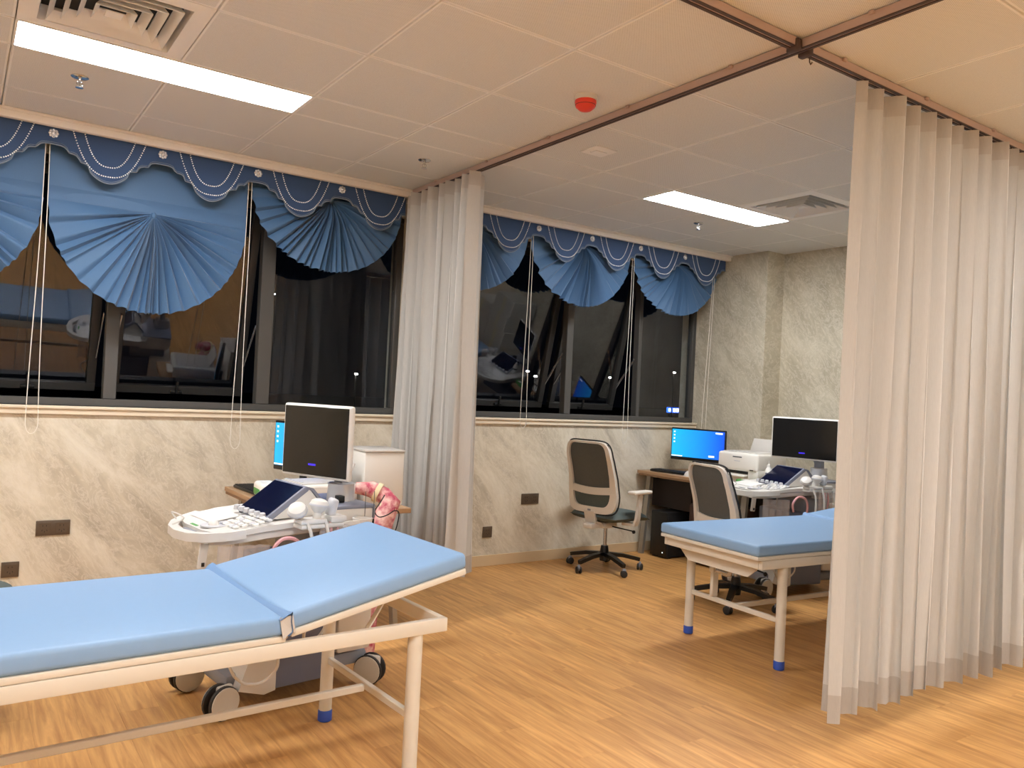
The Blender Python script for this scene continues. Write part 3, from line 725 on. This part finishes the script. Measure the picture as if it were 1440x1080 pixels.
    T = Matrix.Translation((-.19, 0, .793)) @ Matrix.Rotation(-sl, 4, 'Y')
    g = G(); g.M = T; g.b2(-.012, ln_+.012, -.15, .15, -.022, .004, .006); g.obj('touch_housing', 'console_grey', t)
    g = G(); g.M = T; g.b2(.0, ln_, -.138, .138, .003, .006, .001, 1); g.obj('touch_screen', 'touch_dark', t)
    g = G(); g.prism([(-.19, .785), (-.02, .905), (.0, .900), (.09, .79)], lambda a, b_: (a, -.146, b_-.004), lambda a, b_: (a, .146, b_-.004)); g.obj('touch_wedge', 'white_plastic', t, False)
    for y in (-.142, .142): G().sweep([(-.022, y, .908), (.005, y, .902), (.10, y, .797)], (0, 1, 0), .022, .012).obj('touch_brace', 'console_grey', t)
    # probe holders on the near side with probes
    g = G(); g.b2(-.14, .06, -.345, -.265, .765, .785, .008); g.b2(-.14, -.02, -.345, -.27, .785, .805, .008); g.b2(-.005, .07, -.345, -.27, .785, .812, .008); g.obj('probe_tray', 'white_plastic', t)
    def probe(x, y, z, head, tilt):
        pr_ = bpy.data.objects.new('probe', None); C.objects.link(pr_); pr_.parent = t; pr_.location = (x, y, z); pr_.rotation_euler = tilt
        if head == 'dome': G().lathe([(.012, -.08), (.018, -.05), (.016, -.02), (.034, .0), (.040, .014), (.034, .030), (.018, .038), (.002, .040)], n=20).obj('probe_head', 'white_plastic', pr_); G().lathe([(.0405, .008), (.0415, .012), (.0405, .016), (.038, .012)], n=20).obj('probe_band', 'key_grey', pr_)
        else: G().box((0, 0, 0), (.034, .05, .075), .012, 3).obj('probe_head', 'key_grey', pr_)
        return pr_
    probe(-.135, -.30, .83, 'dome', (.5, -.5, 0)); probe(-.045, -.305, .845, 'dome', (0, .15, 0)); probe(.02, -.30, .845, 'block', (.1, .2, 0))
    # cables from the probes
    def cable(pts, r, m_, nm='cable'):
        P = [Vector(p) for p in pts]; o_ = []
        for i in range(len(P)-1):
            p0, p1, p2, p3 = P[max(i-1, 0)], P[i], P[i+1], P[min(i+2, len(P)-1)]
            for q in range(6):
                f = q/6; o_.append(.5*((2*p1)+(p2-p0)*f+(2*p0-5*p1+4*p2-p3)*f*f+(3*p1-p0-3*p2+p3)*f**3))
        o_.append(P[-1]); return G().tube(o_, r, 6).obj(nm, m_, t)
    cable([(-.115, -.335, .80), (-.10, -.36, .74), (-.095, -.36, .62), (-.10, -.33, .45), (-.16, -.27, .30), (-.25, -.24, .24), (-.30, -.22, .34), (-.24, -.22, .48), (-.1, -.2, .56)], .007, 'white_plastic', 'probe_cable')
    cable([(-.03, -.34, .80), (-.02, -.36, .70), (-.03, -.35, .5), (-.08, -.30, .33), (-.02, -.26, .27), (.06, -.24, .34), (.08, -.21, .48)], .007, 'white_plastic', 'probe_cable')
    cable([(-.21, -.27, .62), (-.23, -.285, .68), (-.19, -.29, .725), (-.13, -.29, .715), (-.10, -.285, .66), (-.10, -.27, .56)], .008, 'pink_tube', 'pink_cable')
    cable([(.0, -.33, .79), (.005, -.335, .7), (.0, -.32, .6), (.01, -.30, .5)], .006, 'pink_tube', 'pink_cable')
    cable([(.03, -.32, .79), (.045, -.325, .7), (.035, -.31, .6), (.05, -.29, .5)], .006, 'pink_tube', 'pink_cable')
    cable([(-.36, -.28, .20), (-.38, -.27, .27), (-.30, -.27, .33), (-.2, -.27, .30), (-.17, -.26, .20), (-.22, -.24, .14), (-.3, -.25, .15), (-.36, -.28, .20)], .006, 'white_plastic', 'probe_cable')
    cable([(-.46, .16, .76), (-.50, .10, .80), (-.47, .04, .78), (-.50, .12, .74)], .003, 'white_plastic', 'thin_cord')
    # clear plastic covers hanging under the console
    def sheet(x0, x1, y0, y1, z0, z1, k):
        g = G(); g.grid(lambda i, j: (x0+(x1-x0)*i, y0+(y1-y0)*i+.010*math.sin(i*k+j), z0+(z1-z0)*j+.012*math.sin(i*9)*j), 40, 8); return solid(g.obj('plastic_cover', 'clear_plastic', t), .001)
    sheet(-.42, -.22, -.20, -.25, .70, .36, 26); sheet(-.05, .09, -.335, -.31, .77, .54, 30)
    G().box((-.455, -.14, .655), (.035, .012, .10), .004, R=Matrix.Rotation(.1, 4, 'Y')).obj('hanging_tag', 'white_plastic', t)
    G().box((-.455, -.148, .622), (.012, .004, .016), .001).obj('tag_mark', 'black', t)
    # gel cup bracket behind the probes
    g = G(); g.sweep([(.08, -.21, .745), (.13, -.27, .765), (.22, -.29, .765)], (0, 0, 1), .018, .012); g.lathe([(.030, .69), (.042, .765), (.045, .78), (.038, .78), (.026, .70)], (.20, -.255, 0), 18); g.obj('gel_holder', 'white_plastic', t)
    g = G(); g.b2(.085, .115, -.275, -.235, .655, .755, .01); g.b2(.06, .14, -.30, -.26, .635, .685, .018, 3); g.obj('hook_bracket', 'white_plastic', t)
    # monitor on its swivel neck
    G().lathe([(.066, .828), (.064, .836), (.060, .900), (.063, .908), (.05, .912)], (.215, -.03, 0), 28).obj('neck', 'neck_silver', t)
    mroot = bpy.data.objects.new('monitor', None); C.objects.link(mroot); mroot.parent = t; mroot.location = (.09, 0, 1.10 if MW < .5 else 1.125); mroot.rotation_euler = (0, 0, lean_mon)
    g = G(); g.box((.012, 0, 0), (.030, MW, MH), .012, 3); g.box((.035, 0, -.01), (.03, .34, .24), .012, 3); g.obj('monitor_shell', 'white_plastic', mroot)
    G().box((-.0045, 0, .0), (.004, MW-.025, MH-.023), .0015, 1).obj('monitor_screen', 'screen_black', mroot)
    G().b2(-.007, -.0062, -.012, .035, -.112, -.104).obj('screen_mark', 'purple_mark', mroot, False)
    g = G(); g.sweep([(.215, -.03, .90), (.215, -.03, .95), (.18, -.02, 1.01), (.125, -.005, 1.05)], (0, 1, 0), .07, .035); g.obj('monitor_arm', 'grey_plastic', t, True, 50)
    g = G(); g.b2(.15, .18, -.13, -.09, .832, .862, .003); g.obj('cable_clip', 'black', t)
    for (x, y) in ((.235, -.215), (.28, -.215)):
        G().cyl((x, y, .72), (x, y, .89), .0016, n=5).obj('thin_lead', 'text_dark', t); G().cyl((x, y, .74), (x, y, .765), .005, n=6).obj('lead_weight', 'black', t)
    return t
ultrasound('white ultrasound machine between the near bed and the window wall', (1.27, 3.5, 0), math.radians(7), math.radians(16), 'green')
ultrasound('white ultrasound machine partly hidden by the right curtain at the far desk', (5.175, 3.725, 0), math.radians(-14), math.radians(26), 'text_dark', .52, .315)

# pink wrapped padded tube slung over the rear of the near machine
t = thing('padded_tube', 'pink mottled padded tube bent over behind the near ultrasound machine', 'tube', (0, 0, 0))
A = at_y(500, 686, 3.87); B_ = at_y(522, 688, 3.84); Cc = at_y(540, 697, 3.80); D = at_y(549, 706, 3.77); E_ = at_y(540, 728, 3.75); F_ = at_y(529, 765, 3.74)
bottom = Vector((F_.x-.03, F_.y, .01))
G().tube([A, (A+B_)/2, B_, Cc, D, E_, F_, (F_+bottom)/2, bottom], [.030, .034, .042, .045, .052, .056, .045, .04, .045], 14).obj('padding', 'pink', t)
for p, q in ((Cc, B_), (E_, D)):
    d = (q-p).normalized(); c_ = (p+q)/2; G().tube([c_-d*.012, c_+d*.012], [.052, .052], 14).obj('tape_band', 'cream_tape', t)
cp = [(541, 696), (534, 708), (527, 719), (533, 727), (545, 724), (555, 718), (561, 722), (558, 740), (553, 752)]
cv = []
for i in range(len(cp)-1):
    a_, b0, c0, d0 = cp[max(i-1, 0)], cp[i], cp[i+1], cp[min(i+2, len(cp)-1)]
    for q in range(5):
        f = q/5; cv.append(tuple(.5*((2*b0[k])+(c0[k]-a_[k])*f+(2*a_[k]-5*b0[k]+4*c0[k]-d0[k])*f*f+(3*b0[k]-a_[k]-3*c0[k]+d0[k])*f**3) for k in (0, 1)))
G().tube([at_y(x, y, 3.69) for x, y in cv], .003, 6).obj('black_cord', 'black', t)

# ------------------------------------------------------------------ office chairs
def chair(label, loc, rz, seat_z=.45, star=0.0, slide=0.0, armx=0.0):
    t = thing('office_chair', label, 'chair', loc, rz, 'mesh back office chairs')
    G().lathe([(.035, .07), (.038, .10), (.034, .15), (.028, .19)], n=18).obj('hub', 'black', t)
    for k in range(5):
        a = star+2*PI*k/5; ca, sa = math.cos(a), math.sin(a)
        G().sweep([(.02*ca, .02*sa, .125), (.15*ca, .15*sa, .115), (.29*ca, .29*sa, .085)], (-sa, ca, 0), [.05, .042, .03], .028).obj('base_leg', 'black', t)
        c = bpy.data.objects.new('caster', None); C.objects.link(c); c.parent = t; c.location = (.295*ca, .295*sa, 0); c.rotation_euler = (0, 0, a+1.1)
        for s in (-1, 1):
            G().lathe([(.022, -.008), (.027, -.005), (.027, .005), (.022, .008)], (0, s*.013, .027), 16, 'y').obj('tyre', 'tyre', c)
        G().box((0, 0, .044), (.03, .018, .046), .007).obj('caster_fork', 'grey_plastic', c)
    G().cyl((0, 0, .18), (0, 0, seat_z-.08), .015, n=14).obj('gas_column', 'silver', t)
    z = seat_z
    g = G(); g.box((-.01, 0, z-.075), (.16, .13, .05), .012); g.box((-.16, 0, z-.07), (.16, .09, .045), .015); g.obj('mechanism', 'white_plastic', t)
    g = G(); g.cyl((.0, -.05, z-.085), (.03, -.24, z-.10), .005, n=6); g.sphere((.03, -.25, z-.105), .014, 8, 6); g.obj('lever', 'black', t)
    # seat cushion
    g = G()
    def seat_fn(sgn):
        def fn(i, j):
            a = -1+2*i; b_ = -1+2*j; fx = math.copysign(abs(a)**.8, a); x = .035+slide+.225*a; hw = .245*(1-.10*max(0, -a))
            rim = max(abs(a), abs(b_))**6
            edge = (1-abs(a)**5)**.5*(1-abs(b_)**5)**.5
            return (x*(1), hw*b_, z+.0+(.045 if sgn > 0 else -.040)*edge-.03*max(0, a)**4)
        return fn
    g.grid(seat_fn(1), 20, 20); g.grid(seat_fn(-1), 20, 20); g.obj('seat', 'chair_seat', t, True, 80)
    # back: frame members follow a gently curved surface
    zb0, zb1 = z+.02, z+.60
    def bp(wd, v):        # wd -1..1 across, v 0..1 up
        hw = .243-.02*abs(v-.25)*2; xx = -.178-.10*v+.05*math.sin(PI*min(1, v*1.25))*.6-.035*(1-wd*wd)
        return (xx, wd*hw, zb0+(zb1-zb0)*v)
    def ring_pts(n=72, k=.96):
        pts = []
        for q in range(n):
            a = 2*PI*q/n; ca, sa = math.cos(a), math.sin(a); e_ = .30
            pts.append((k*math.copysign(abs(ca)**e_, ca), .5+.48*math.copysign(abs(sa)**e_, sa)))
        return pts
    fr_ = G(); RP = ring_pts(); n_ = len(RP)
    vs = []
    for q in range(n_):
        w0, v0 = RP[q]; th_ = .013+.014*max(0, 1-v0)
        wi, vi = w0*(1-th_*2/.235*1.15), v0+(.5-v0)*(th_*2/.58*(1.0 if v0 > .5 else 1.9))
        for (ww, vv, xo) in ((w0, v0, -.013), (wi, vi, -.013), (wi, vi, .013), (w0, v0, .013)):
            p_ = Vector(bp(ww, vv)); vs.append(p_+Vector((xo, 0, 0)))
    fr_.add(vs, [[4*q+k, 4*((q+1) % n_)+k, 4*((q+1) % n_)+(k+1) % 4, 4*q+(k+1) % 4] for q in range(n_) for k in range(4)])
    fr_.sweep([bp(-.93+1.86*i/16, .345-.03*math.cos((i/8-1)*PI/2)) for i in range(17)], (0, 0, 1), .055, .022)
    fr_.obj('back_frame', 'chair_frame', t, True, 35)
    edge = G(); edge.tube([Vector(bp(w0*1.03, .5+(v0-.5)*1.03))+Vector((.016, 0, 0)) for (w0, v0) in RP], .006, 6, closed=True); edge.obj('edge_piping', 'black_soft', t)
    g = G(); g.grid(lambda i, j: Vector(bp((-.93+1.86*i)*(1-.06*max(0, 2*abs(j-.5)-.8)*5), .36+.59*j))+Vector((.008, 0, 0)), 14, 14); solid(g.obj('back_mesh', 'chair_mesh', t), .004)
    g = G(); g.grid(lambda i, j: Vector(bp((-.86+1.72*i)*(.82+.18*min(1, j*2.5)), .075+.24*j))+Vector((.008, 0, 0)), 14, 6); solid(g.obj('lumbar_mesh', 'chair_seat', t), .004)
    G().box((-.226, 0, z+.055), (.004, .03, .014), .002, R=Matrix.Rotation(-.1, 4, 'Y')).obj('badge', 'grey_plastic', t)
    g = G(); g.sweep([(-.12, 0, z-.06), (-.19, 0, z-.04), (-.218, 0, z+.05)], (0, 1, 0), .10, .022); g.obj('back_bracket', 'white_plastic', t)
    for s in (-1, 1):
        arm = bpy.data.objects.new('armrest', None); C.objects.link(arm); arm.parent = t; arm.location = (armx, 0, 0)
        g = G(); g.sweep([(.02, s*.16, z-.05), (.02, s*.27, z-.045), (.02, s*.285, z+.0), (.05, s*.285, z+.19)], (1, 0, 0), [.06, .055, .05, .038], .022); g.obj('arm_post', 'chair_frame', arm, True, 50)
        G().box((.05, s*.28, z+.205), (.24, .075, .026), .010, 3).obj('arm_pad', 'chair_frame', arm)
    return t
chair('grey mesh office chair standing free beside the far wall', (4.295, 4.80, 0), math.radians(12), .435, math.radians(32))
chair('grey mesh office chair pushed up behind the far bed', (4.42, 3.595, 0), math.radians(-11), .365, math.radians(150))
chair('office chair seat peeking out at the left edge behind the near bed', (-.09, 3.80, 0), math.radians(2), .44, math.radians(36), .09, -.04)

# ------------------------------------------------------------------ desks
def desk(label, x0, x1, y0, y1, z, mesh_panel):
    t = thing('desk', label, 'desk', (0, 0, 0), 0, 'wooden desks')
    g = G(); g.b2(x0, x1, y0, y1, z-.028, z, .003, 1); g.obj('desk_top', 'desk_wood', t)
    G().b2(x0+.002, x0+.02, y0+.02, y1-.02, z-.042, z-.028).obj('edge_strip', 'desk_edge', t)
    for yy in (y1-.06, y0+.08):
        for (xa, xb) in ((x0+.10, x0+.03), (x1-.10, x1-.03)):
            G().sweep([(xa, yy, z-.028), (xb, yy, .0)], (0, 1, 0), .05, .028).obj('leg', 'desk_leg', t)
        G().b2(x0+.10, x1-.10, yy-.02, yy+.02, z-.065, z-.03, .003, 1).obj('leg_beam', 'desk_leg', t)
    if mesh_panel: G().b2(x1-.20, x1-.19, y0+.12, y1-.10, .34, z-.05).obj('modesty_panel', 'black_soft', t)
    return t
DZ1, DZ2 = .70, .735
desk('light wooden desk behind the near ultrasound machine', 1.394, 2.10, 3.95, 5.08, DZ1, True)
t = desk('light wooden desk in the far corner by the window', 5.03, 5.755, 4.03, 5.235, DZ2, True)
G().b2(5.20, 5.208, 4.74, 5.205, .42, .70, .002, 1).obj('mesh_panel', 'mesh_brown', t)

def pc_monitor(label, loc, rz, wd=.56, ht=.33, zc=1.0, desk_z=.735):
    t = thing('computer_monitor', label, 'monitor', loc, rz, 'blue lit computer monitors')
    h0 = zc-loc[2]
    G().box((0, 0.006, h0), (wd, .022, ht), .006).obj('bezel', 'black', t)
    s = G().box((0, -.006, h0+.008), (wd-.022, .002, ht-.042), 0).obj('screen', 'desktop', t, False)
    g = G()
    for k in range(4): g.b2(-wd/2+.028, -wd/2+.042, -.0085, -.0075, h0+ht/2-.042-.03*k, h0+ht/2-.03-.03*k)
    g.obj('desktop_icons', 'icon_white', s, False)
    G().b2(-wd/2+.012, -wd/2+.12, -.0085, -.0075, h0-ht/2+.032, h0-ht/2+.040).obj('taskbar', 'icon_white', s, False)
    G().b2(wd/2-.095, wd/2-.03, -.0085, -.0075, h0+ht/2-.035, h0+ht/2-.022).obj('widget', 'icon_white', s, False); G().b2(wd/2-.155, wd/2-.10, -.0085, -.0075, h0-ht/2+.045, h0-ht/2+.06).obj('widget', 'icon_white', s, False)
    g = G(); g.box((0, .03, h0/2), (.05, .02, h0), .004); g.obj('stand', 'black', t)
    G().box((0, .03, .006), (.22, .16, .012), .004).obj('stand_base', 'black', t)
    return t
pc_monitor('lit blue computer monitor on the far corner desk', (5.385, 4.86, DZ2), math.radians(-76), .53, .285, .985)
pc_monitor('sliver of a lit blue computer monitor behind the near ultrasound screen', (1.711, 4.66, DZ1), math.radians(-72), .50, .30, .975)

def keyboard(label, loc, rz):
    t = thing('keyboard', label, 'keyboard', loc, rz, 'black keyboards')
    G().box((0, 0, .010), (.40, .13, .016), .004).obj('body', 'black', t)
    g = G()
    for i in range(14):
        for j in range(5): g.box((-.18+.0275*i, -.048+.024*j, .020), (.022, .019, .006))
    o = g.obj('keys', 'black_soft', t, False); o['kind'] = 'stuff'
keyboard('black keyboard in front of the far corner monitor', (5.16, 4.93, DZ2), math.radians(-84))
keyboard('black keyboard on the desk behind the near touch panel', (1.50, 4.82, DZ1), math.radians(-88))

def tissue(label, loc, rz, m_, d=(.19, .10, .055)):
    t = thing('tissue_pack', label, 'tissues', loc, rz, 'soft tissue packs')
    g = G(); g.grid(lambda i, j: (d[0]*(i-.5), d[1]*(j-.5), d[2]*((1-abs(2*i-1)**4)*(1-abs(2*j-1)**4))**.35), 16, 12); g.b2(-d[0]/2+.004, d[0]/2-.004, -d[1]/2+.004, d[1]/2-.004, 0, .01); g.obj('wrapper', 'paper_white', t)
    g = G(); rnd = random.Random(4)
    for k in range(9): g.sphere((rnd.uniform(-.07, .07), rnd.uniform(-.03, .03), d[2]*.97), .008, 6, 4, (1.3, 1, .25))
    o = g.obj('print', m_, t); o['kind'] = 'stuff'
    return t
tissue('white soft tissue pack with red print on the far corner desk', (5.10, 4.615, DZ2), math.radians(80), 'pink_tube')
p = at_z(362, 700, DZ1)
t = thing('tissue_box', 'white and green tissue pack behind the near touch panel', 'tissues', (p.x+.05, p.y, DZ1), math.radians(85))
G().box((0, 0, .045), (.20, .11, .085), .02, 3).obj('wrapper', 'paper_white', t)
G().box((0, .001, .035), (.16, .113, .045), .01, 2).obj('green_print', 'green', t)

# printers
def printer(label, loc, rz, d=(.40, .37, .24)):
    t = thing('printer', label, 'printer', loc, rz, 'white office printers')
    wx, dy, hz = d
    g = G(); g.b2(-wx/2, wx/2, -dy/2+.03, dy/2, .0, .07, .01); g.b2(-wx/2, wx/2, -dy/2, dy/2, .095, hz, .022, 4); g.b2(-wx/2, -wx/2+.05, -dy/2+.01, dy/2, .03, .12, .01); g.b2(wx/2-.10, wx/2, -dy/2+.01, dy/2, .03, .12, .01); g.obj('body', 'printer_white', t)
    G().b2(-wx/2+.05, wx/2-.10, -dy/2+.04, dy/2-.02, .07, .096).obj('paper_slot', 'black', t)
    G().b2(-wx/2+.04, wx/2-.11, -dy/2-.03, -dy/2+.12, .048, .066, .006).obj('output_tray', 'printer_white', t)
    g = G(); g.b2(-wx/2+.03, wx/2-.03, -dy/2+.03, dy/2-.05, hz-.001, hz+.006, .004); g.obj('top_cover', 'printer_grey', t)
    g = G()
    for k in range(6): g.b2(-.13+.035*k, -.108+.035*k, -dy/2+.045, -dy/2+.06, hz+.005, hz+.009)
    g.obj('buttons', 'key_grey', t, False)['kind'] = 'stuff'
    g = G(); g.M = Matrix.Translation((0, dy/2-.06, hz-.01)) @ Matrix.Rotation(math.radians(-24), 4, 'X'); g.b2(-wx*.33, wx*.38, 0, .008, 0, .13, .004); g.obj('paper_support', 'printer_grey', t)
    g = G(); g.b2(-.045, .045, -dy/2-.001, -dy/2+.002, hz-.04, hz-.031); g.obj('name_print', 'text_dark', t, False)
    g = G(); g.b2(-.03, .03, -dy/2-.001, -dy/2+.002, hz-.07, hz-.064); g.obj('model_print', 'key_grey', t, False)
    g = G(); g.b2(wx/2-.075, wx/2-.04, -dy/2-.001, -dy/2+.012, .106, .114); g.obj('corner_mark', 'black', t, False)
    return t
printer('white desktop printer beside the far corner monitor', (5.36, 4.25, DZ2), math.radians(-90))
printer('white printer half hidden behind the near ultrasound neck', (1.635, 4.18, DZ1), math.radians(-84), (.30, .34, .13))
t = thing('scanner', 'tall white copier left of the bunched middle curtain', 'copier', (1.985, 4.20, DZ1), math.radians(-4))
G().box((0, 0, .15), (.235, .30, .30), .012).obj('body', 'printer_white', t)
G().box((0, 0, .305), (.24, .31, .014), .005).obj('lid', 'printer_grey', t)
g = G(); g.b2(.117, .124, -.14, .10, .03, .12, .003); g.obj('side_panel', 'printer_grey', t); G().b2(.118, .128, -.12, -.08, .06, .10).obj('port', 'black', t)
p = at_z(1030, 676, DZ2)
t = thing('green_box', 'small green pack in front of the far white printer', 'box', (5.10, 4.10, DZ2), math.radians(10))
G().box((0, 0, .02), (.05, .14, .04), .008).obj('pack', 'green', t); G().box((-.005, 0, .041), (.04, .05, .003), .001, 1).obj('pack_label', 'paper_white', t)

# under the far desk
t = thing('computer_tower', 'black computer tower on the floor under the far desk', 'computer', (5.30, 4.98, 0), math.radians(0))
G().b2(-.22, .22, -.10, .10, .012, .40, .006).obj('case', 'black_soft', t)
G().b2(-.228, -.22, -.095, .095, .016, .395, .003).obj('front_panel', 'black', t)
G().b2(-.230, -.227, -.06, -.05, .045, .055).obj('power_light', 'icon_white', t, False)
for x in (-.18, .18): G().b2(x-.02, x+.02, -.09, .09, 0, .014).obj('foot', 'black', t)
t = thing('pedestal_cabinet', 'dark brown drawer cabinet under the far desk', 'cabinet', (5.42, 4.52, 0), 0)
G().b2(-.25, .25, -.20, .20, .03, .50, .004).obj('body', 'pedestal', t)
for k in range(3):
    d = G().b2(-.262, -.25, -.195, .195, .04+.152*k, .185+.152*k, .003).obj('drawer', 'pedestal', t)
    G().b2(-.272, -.262, -.05, .05, .125+.152*k, .137+.152*k, .003).obj('drawer_handle', 'silver', d)
for x in (-.22, .22):
    for y in (-.17, .17): G().cyl((x, y, 0), (x, y, .032), .02, n=10).obj('foot', 'black', t)
t = thing('carton', 'white printed carton on the dark cabinet under the far desk', 'box', (5.36, 4.56, .50), 0)
G().box((0, 0, .09), (.34, .28, .18), .004, 1).obj('carton_body', 'carton', t)
g = G(); g.b2(-.1715, -.170, -.10, .04, .06, .066); g.b2(-.1715, -.170, -.08, .06, .045, .051); g.b2(-.1715, -.170, -.10, -.05, .085, .115); g.b2(-.1715, -.170, -.03, .02, .085, .115); g.obj('carton_print', 'text_dark', t, False)

# cartons against the right wall: hidden by the curtain, mirrored in the far window
cm = G().box((0, 0, .105), (.36, .42, .208), .003, 1).mesh('carton_body', 'carton'); tm = G().b2(-.1815, -.1805, -.03, .03, .002, .206).mesh('tape', 'cream_tape', False)
for (y, n) in ((2.15, 5), (2.60, 6)):
    for k in range(n):
        t = thing('carton', 'white carton stacked against the right wall, mirrored in the far window', 'box', (5.79, y+.02*math.sin(k*3), .209*k), .04*math.sin(k*2), 'cartons mirrored in the far window')
        child('carton_body', cm, t); child('tape', tm, t)

# gel bottle by the far machine
t = thing('gel_bottle', 'white squeeze bottle with pointed cap beside the far touch panel', 'bottle', (5.12, 3.90, .791), 0)
G().lathe([(.022, 0), (.024, .01), (.024, .085), (.014, .10), (.012, .108)], n=16).obj('body', 'paper_white', t)
G().lathe([(.015, .106), (.013, .120), (.005, .125), (.003, .150)], n=12).obj('cap', 'white_plastic', t)
G().lathe([(.0243, .04), (.0246, .045), (.0246, .055), (.0243, .06)], n=16).obj('label_band', 'text_dark', t)

# ------------------------------------------------------------------ outside at night
struct(G().b2(-30, 140, YW+.4, 140, -.9, -.7).obj('ground_outside', 'ground', smooth=False), 'dark ground outside the windows')
for k, (px, py, Y) in enumerate(((500, 526, 40), (741, 522, 46), (752, 529, 60), (857, 531, 52), (947, 524, 44))):
    p = at_y(px, py, Y)
    t = thing('street_lamp', ['street lamp glowing behind the near fixed pane', 'left one of two street lamps seen close together through the far window', 'right one of two street lamps seen close together through the far window', 'street lamp seen through the middle far sash', 'street lamp seen through the corner fixed pane'][k], 'street lamp', (p.x, p.y, -.7), 0, 'distant street lamps at night')
    h = p.z+.7; s = Y/46*.6
    G().tube([(0, 0, 0), (0, 0, h+.05*s), (.0, -.1, h+.12*s)], .04, 8).obj('pole', 'black_soft', t)
    G().box((0, -.1, h), (.28*s, .22*s, .10*s), .02).obj('lamp_head', 'lamp_on', t)
p = at_y(952, 577, 60)
t = thing('lit_sign', 'small lit blue sign outside the corner of the far window', 'sign', (p.x, p.y, -.7), math.radians(-25))
h = p.z+.7
G().b2(-1.15, 1.15, -.05, .05, h-.27, h+.27, .02).obj('sign_board', 'sign_blue', t)
for k, (a, b_) in enumerate(((-.95, -.75), (-.45, -.2), (-.1, .15), (.25, .5), (.6, 1.05))): G().b2(a, b_, -.07, -.05, h-.16, h+.16).obj('sign_block', 'sign_white', t, False)
for x in (-.9, .9): G().cyl((x, 0, 0), (x, 0, h), .05, n=8).obj('post', 'black_soft', t)
